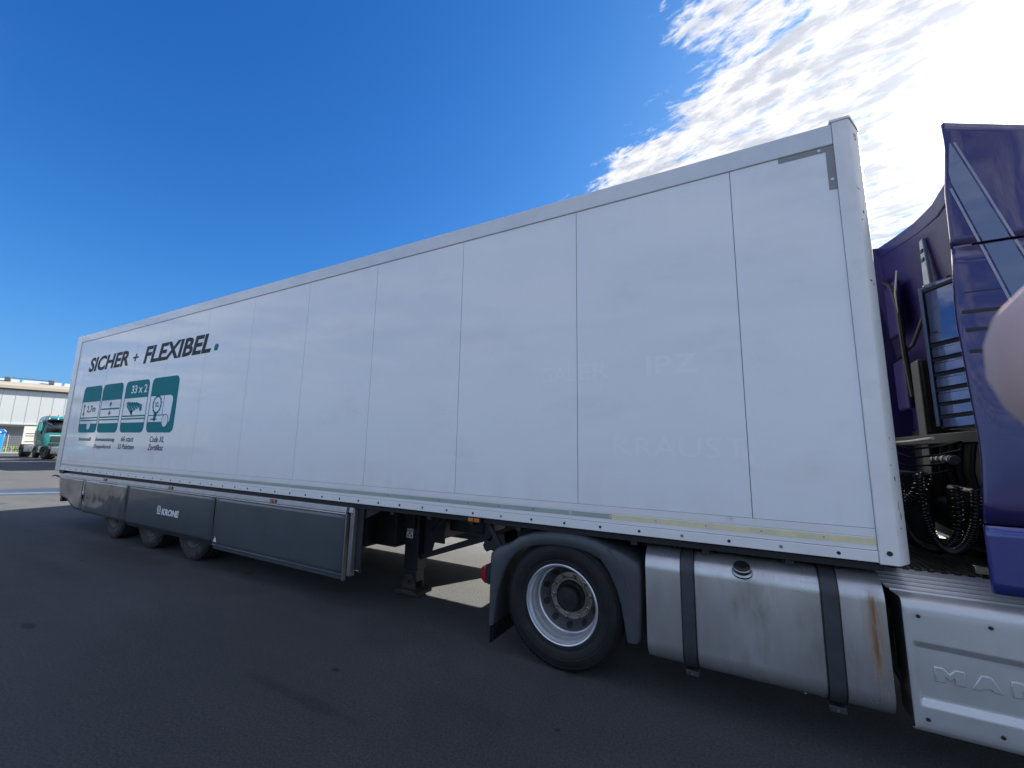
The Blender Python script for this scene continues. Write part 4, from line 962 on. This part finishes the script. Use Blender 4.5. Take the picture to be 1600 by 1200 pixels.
MB().tube([wp(-2.4, -.7, 9.72), wp(1.6, -.7, 9.62)], .05, 6).build('roof_cable', 'recess', rf)
for s in (-14, -9, -4.0, .9, 6, 11): wbox('post', 'wallrib', s, s+.35, -.25, .10, 0, 3.279)
for s in (-12, -7, 4): wbox('roller_door', 'boxwhite', s, s+3.2, -3.19, -3.1, 0, 3.1)
# grass strip and wire fence in front of it
gs = MB(); gs.add([wp(S0, 2.2, .03), wp(S1, 2.2, .03), wp(S1, 5.2, .02), wp(S0, 5.2, .02)], [(0, 1, 2, 3)])
rn = random.Random(9)
for k in range(5000):
    a = rn.uniform(-14, 12); d = rn.uniform(2.3, 5.1); p = Vector(wp(a, d, .02)); h = rn.uniform(.3, .95); an = rn.uniform(0, 3.14)
    e = Vector((math.cos(an), math.sin(an), 0))*rn.uniform(.06, .2)
    gs.add([p-e, p+e, p+e*.2+Vector((rn.uniform(-.1, .1), rn.uniform(-.1, .1), h))], [(0, 1, 2)])
M['grass'] = mat('grass_yellow_green', (.15, .19, .045), .9, var=.35, vscale=1.5, spec=.1)
ORG[0] = Vector((0, 0, 0))
o = gs.build('grass_strip', 'grass', smooth=0); o['kind'] = 'stuff'
FN = empty('wire_fence', tuple(WO+wn*5.4), 'grey wire mesh fence between the blue bin and the white container', 'fence')
mesh = MB()
for k in range(8): z = .25+.24*k; mesh.add([wp(-16, 5.4, z), wp(9, 5.4, z), wp(9, 5.4, z+.022), wp(-16, 5.4, z+.022), wp(-16, 5.42, z), wp(9, 5.42, z), wp(9, 5.42, z+.022), wp(-16, 5.42, z+.022)], [(0, 1, 2, 3), (4, 7, 6, 5), (0, 4, 5, 1), (3, 2, 6, 7)])
for k in range(125): s = -16+.2*k; mesh.add([wp(s, 5.425, .1), wp(s+.018, 5.425, .1), wp(s+.018, 5.425, 2.1), wp(s, 5.425, 2.1)], [(0, 1, 2, 3)])
mesh.build('wire_mesh', 'fence', FN, smooth=0)
for k in range(11): wbox('fence_post', 'fence', -16+2.5*k, -15.93+2.5*k, 5.35, 5.41, 0, 2.2, FN)
# asphalt edge kerb
ORG[0] = Vector((0, 0, 0))
kb = wbox('kerb', 'fence', S0, S1, 5.5, 5.65, .0, .13, None, .01); kb.parent = None; kb['kind'] = 'structure'

def lerp(a, b, t): return a+(b-a)*t
def teal_truck(loc, label, group):
    """three-axle-free day-cab tractor, nose towards +X, origin on the ground under the cab front"""
    T = empty('tractor_unit', (0, 0, 0), label, 'truck', group)
    # x 0 = front of the cab, body to the rear is negative x; y -1.25..1.25
    rows = []
    for z, xf, xb, hw in ((1.0, .0, -2.0, 1.20), (1.5, .02, -2.02, 1.25), (2.15, -.02, -2.02, 1.25), (2.3, -.06, -2.0, 1.24), (3.0, -.28, -1.95, 1.16), (3.25, -.42, -1.9, 1.08), (3.38, -.65, -1.8, .95)):
        rows.append([(xb, -hw, z), (xf-.35, -hw, z), (xf-.08, -hw+.10, z), (xf, -hw+.35, z), (xf, hw-.35, z), (xf-.08, hw-.10, z), (xf-.35, hw, z), (xb, hw, z)])
    mb = MB().grid(rows, True); mb.f.append(tuple(range(8))); mb.f.append(tuple(6*8+j for j in range(7, -1, -1)))
    cab = mb.build('cab', 'green', T, .03)
    ws = MB().add([(.012, -1.08, 2.06), (.012, 1.08, 2.06), (-.25, 1.02, 3.02), (-.25, -1.02, 3.02)], [(0, 1, 2, 3)]); ws = ws.build('windscreen', 'glass', cab); ws.modifiers.new('s', 'SOLIDIFY').thickness = .03
    MB().prism([(-1.25, 2.15), (-.30, 1.90), (-.30, 2.3), (-.50, 3.0), (-1.25, 3.0)], 'y', -1.275, -1.13).build('side_window', 'glass', cab)
    MB().box(-.30, -.16, -1.52, -1.30, 2.10, 2.85).build('mirror', 'green', cab, .03)
    MB().box(-.28, -.18, -1.32, -1.12, 2.78, 2.84).build('mirror_arm', 'black', cab)
    MB().prism([(.04, 3.05), (.04, 3.10), (-.30, 3.2), (-.30, 3.05)], 'y', -1.05, 1.05).build('sun_visor', 'glass', cab)
    box('grille', 'black', cab, (-.02, .035, -.75, .75, 1.28, 1.72), .03)
    box('grille', 'black', cab, (-.02, .03, -.80, .80, 1.02, 1.20), .03)
    box('upper_strip', 'skylight', cab, (-.01, .03, -.85, .85, 1.77, 1.82), .01)
    box('bumper', 'green', T, (-.55, .06, -1.24, 1.24, .42, .98), .06)
    box('bumper_recess', 'black', T, (.05, .075, -.7, .7, .50, .72), .02)
    for y in (-1.18, .82):
        box('headlight', 'skylight', T, (.0, .08, y, y+.36, .80, .95), .02)
    box('door_seam', 'black', cab, (-1.20, -1.18, -1.258, -1.24, 1.05, 2.9))
    box('step', 'strap', T, (-1.35, -.55, -1.22, -.9, .42, .98), .03)
    for y in (-.3, .3): MB().box(-6.4, -.4, y-.05, y+.05, .72, .98).build('frame_rail', 'chassis', T)
    for y in (-.85, -.35, .0, .4): MB().tube([(-.7, y, 3.38), (-.7, y, 3.5)], .05, 8).build('roof_lamp', 'amber', cab)
    for (x, y, wdt) in ((-1.1+-.35, -1.24, .32), (-5.3, -1.24, .60), (-1.45, .92, .32), (-5.3, .64, .60)):
        MB().lathe([(.0005, .06), (.12, .04), (.16, .09), (.29, .10), (.30, .02), (.31, .0), (.40, -.0), (.47, .02), (.50, .05), (.50, wdt-.04), (.4, wdt), (.0005, wdt)], (x, y, .5), 28).build('wheel', 'rubber' if 0 else 'rubber', T, smooth=40)
        MB().lathe([(.0005, .03), (.10, .02), (.12, .06), (.28, .07), (.295, -.002), (.305, -.004)], (x, y, .5), 24).build('rim', 'wheeldisc', T, smooth=40)
    MB().prism([(-5.9, .55), (-5.85, .85), (-5.6, 1.06), (-5.0, 1.06), (-4.75, .85), (-4.72, .55), (-4.80, .55), (-4.85, .8), (-5.05, .98), (-5.55, .98), (-5.75, .8), (-5.8, .55)], 'y', -1.24, -.6).build('mudguard', 'black', T, .01)
    for k in range(4): box('fuel_tank', 'tank', T, (-4.6+.36*k, -4.27+.36*k, -1.2, -.55, .42, 1.0), .06)
    box('air_tank', 'tank', T, (-3.1, -2.2, -1.18, -.6, .42, .98), .08)
    T.location = loc[:3]; T.rotation_euler = (0, 0, loc[3])
    return T
t1 = teal_truck((-56.5, 11.2, 0, R(-1)), 'teal day cab truck facing the yard in front of the white container', 'teal tractor units parked nose out')
t2 = copy_tree(t1); t1.scale = (1.13, 1.13, 1.15)
t2.scale = (1.08, 1.08, 1.08); t2.location = (-48.6, 11.95, 0); t2.rotation_euler = (0, 0, R(12))
t2['label'] = 'nearer teal truck mostly hidden by the trailer, only its rear wheel and tanks showing'
CT = empty('white_container', (0, 0, 0), 'white box container standing behind the teal truck', 'container')
cbx = box('body', 'boxwhite', CT, (-2.2, 0, 0, 2.5, .95, 3.05), .03)
box('container_frame', 'chassis', CT, (-2.1, -.1, .1, 2.4, .25, .94), .01)
for z in (1.45, 2.05, 2.30): box('door_bar', 'recess', cbx, (.001, .03, .25, 1.9, z, z+.035), 0)
for yy in (1.5, 1.7): box('lock_rod', 'recess', cbx, (.001, .04, yy, yy+.04, 1.0, 2.95), 0)
for xx in (-1.7, -.6): MB().lathe([(.0005, .02), (.3, .02), (.31, 0), (.47, .02), (.5, .05), (.5, .3), (.0005, .33)], (xx, .05, .5), 20).build('wheel', 'rubber', CT)
CT.location = (-67.5, 10.95, 0); CT.rotation_euler = (0, 0, R(-13))
BN = empty('waste_bin', (-74, 10, 0), 'bright blue lidded waste bin at the left edge near the fence', 'waste bin')
def bb(name, m, x0, x1, y0, y1, z0, z1, parent, bev=.03):
    return MB().box(x0, x1, y0, y1, z0, z1).build(name, m, parent, bev)
bin_ = MB().prism([(8.9, .12), (10.85, .12), (10.95, 2.3), (8.8, 2.3)], 'x', -75.5, -73.6).build('bin_body', 'bluebin', BN, .04)
MB().prism([(8.72, 2.32), (11.02, 2.32), (11.02, 2.5), (10.8, 2.78), (8.9, 2.78), (8.72, 2.5)], 'x', -75.6, -73.5).build('bin_lid', 'bluebin2', BN, .06)
for y in (8.9, 9.7, 10.45): bb('bin_rib', 'bluebin', -73.6, -73.52, y, y+.12, .2, 2.2, bin_)
bb('bin_sticker', 'whitel', -73.50, -73.46, 9.6, 10.6, 2.36, 2.48, BN, 0)
for y in (8.9, 10.4): MB().tube([(-73.9, y, .1), (-73.9, y+.1, .1)], .1, 10).build('castor', 'rubber', BN)
# vehicles standing off to the left, seen only as reflections in the glossy trailer side
t3 = copy_tree(t1); t3.location = (-48, -9.0, 0); t3.rotation_euler = (0, 0, R(15)); t3['label'] = 'teal truck parked across the yard to the left, outside the picture'
def white_trailer(loc, rot, label, Ln=13.6):
    W = empty('unseen_trailer', (0, 0, 0), label, 'trailer', 'white trailers parked around the yard')
    MB().box(-Ln, 0, -1.3, 1.3, 1.1, 4.0).build('body', 'boxwhite', W, .03)
    MB().box(-Ln+.2, -.2, -.6, .6, .75, 1.09).build('chassis', 'chassis', W)
    MB().box(-Ln+.1, -Ln*.33, -1.28, -1.24, .4, 1.05).build('skirt_panel', 'skirt', W); MB().box(-Ln+.1, -Ln*.33, 1.24, 1.28, .4, 1.05).build('skirt_panel', 'skirt', W)
    for x in ((-8, -9.3, -10.6) if Ln > 10 else (-Ln+1.0, -Ln+2.3)):
        for y in (-1.2, .85): MB().lathe([(.0005, .06), (.3, .05), (.31, 0), (.47, .02), (.5, .05), (.5, .32), (.0005, .35)], (x, y, .5), 24).build('wheel', 'rubber', W)
    for y in (-.6, .6): MB().box(-1.6, -1.4, y-.08, y+.08, .1, 1.09).build('landing_leg', 'chassis', W)
    W.location = loc; W.rotation_euler = (0, 0, rot); return W
w1 = white_trailer((-32.5, 11.6, 0), 0, 'unseen white trailer added beyond the long trailer to cast the shade band by the trucks')  # added out of view; shades the ground before the teal trucks
w4 = white_trailer((-8.0, 7.3, 0), 0, 'short white trailer parked on the sunny side, hidden behind the long trailer', 5.5)  # added out of view; lengthens the shadow at the trailer's rear
w2 = copy_tree(w1); w2.location = (-58, -13, 0); w2.rotation_euler = (0, 0, R(70)); w2['label'] = 'white trailer parked across the yard at the left, outside the picture'

# ------------------------------------------------------------------ the photographer's hand, a finger reaching past the lens
def camp(x, y, z): return CAM+CR*x+CU*y-(-f_)*z if False else CAM+CR*x+CU*y+f_*z
def skin_chain(pts, edges, radii, name, m, parent=None, lvl=2):
    me = bpy.data.meshes.new(name); me.from_pydata([tuple(Vector(p)) for p in pts], edges, []); o = link(bpy.data.objects.new(name, me))
    sk = o.modifiers.new('skin', 'SKIN'); sk.use_smooth_shade = True
    for i, r in enumerate(radii): me.skin_vertices[0].data[i].radius = (r, r); me.skin_vertices[0].data[i].use_root = (i == 0)
    ss = o.modifiers.new('sub', 'SUBSURF'); ss.levels = lvl; ss.render_levels = lvl
    me.materials.append(M[m]); return o
# joints: 0 wrist, 1-2 palm, then five fingers
J = [((.150, -.085, -.035), .024), ((.135, -.050, -.025), .026), ((.128, -.020, -.012), .024), ((.175, -.16, -.06), .026)]
E_ = [(0, 1), (1, 2), (0, 3)]
fingers = [ (2, [(.118, .004, .004), (.094, .010, .022), (.064, .0055, .036), (.0448, -.0002, .036)], (.0120, .0112, .0108, .0115)),
            (2, [(.122, -.018, .000), (.098, -.024, .012), (.080, -.030, .012), (.068, -.034, .006)], (.0105, .0095, .0088, .0080)),
            (1, [(.118, -.040, -.006), (.094, -.048, .004), (.078, -.054, .003), (.067, -.057, -.003)], (.0102, .0092, .0085, .0076)),
            (1, [(.118, -.060, -.014), (.098, -.068, -.008), (.084, -.073, -.010), (.074, -.076, -.015)], (.0092, .0083, .0076, .0068)),
            (1, [(.120, -.040, -.048), (.100, -.020, -.052), (.084, -.006, -.048), (.072, .002, -.044)], (.0130, .0115, .0108, .0098))]
for root, ch, rad in fingers:
    prev = root
    for p, r in zip(ch, rad):
        J.append((p, r)); E_.append((prev, len(J)-1)); prev = len(J)-1
hand = skin_chain([camp(*p) for p, r in J], E_, [r for p, r in J], 'person', 'skin')
hand['label'] = 'out of focus bare fingertip of the photographer reaching in at the right edge'; hand['category'] = 'person'
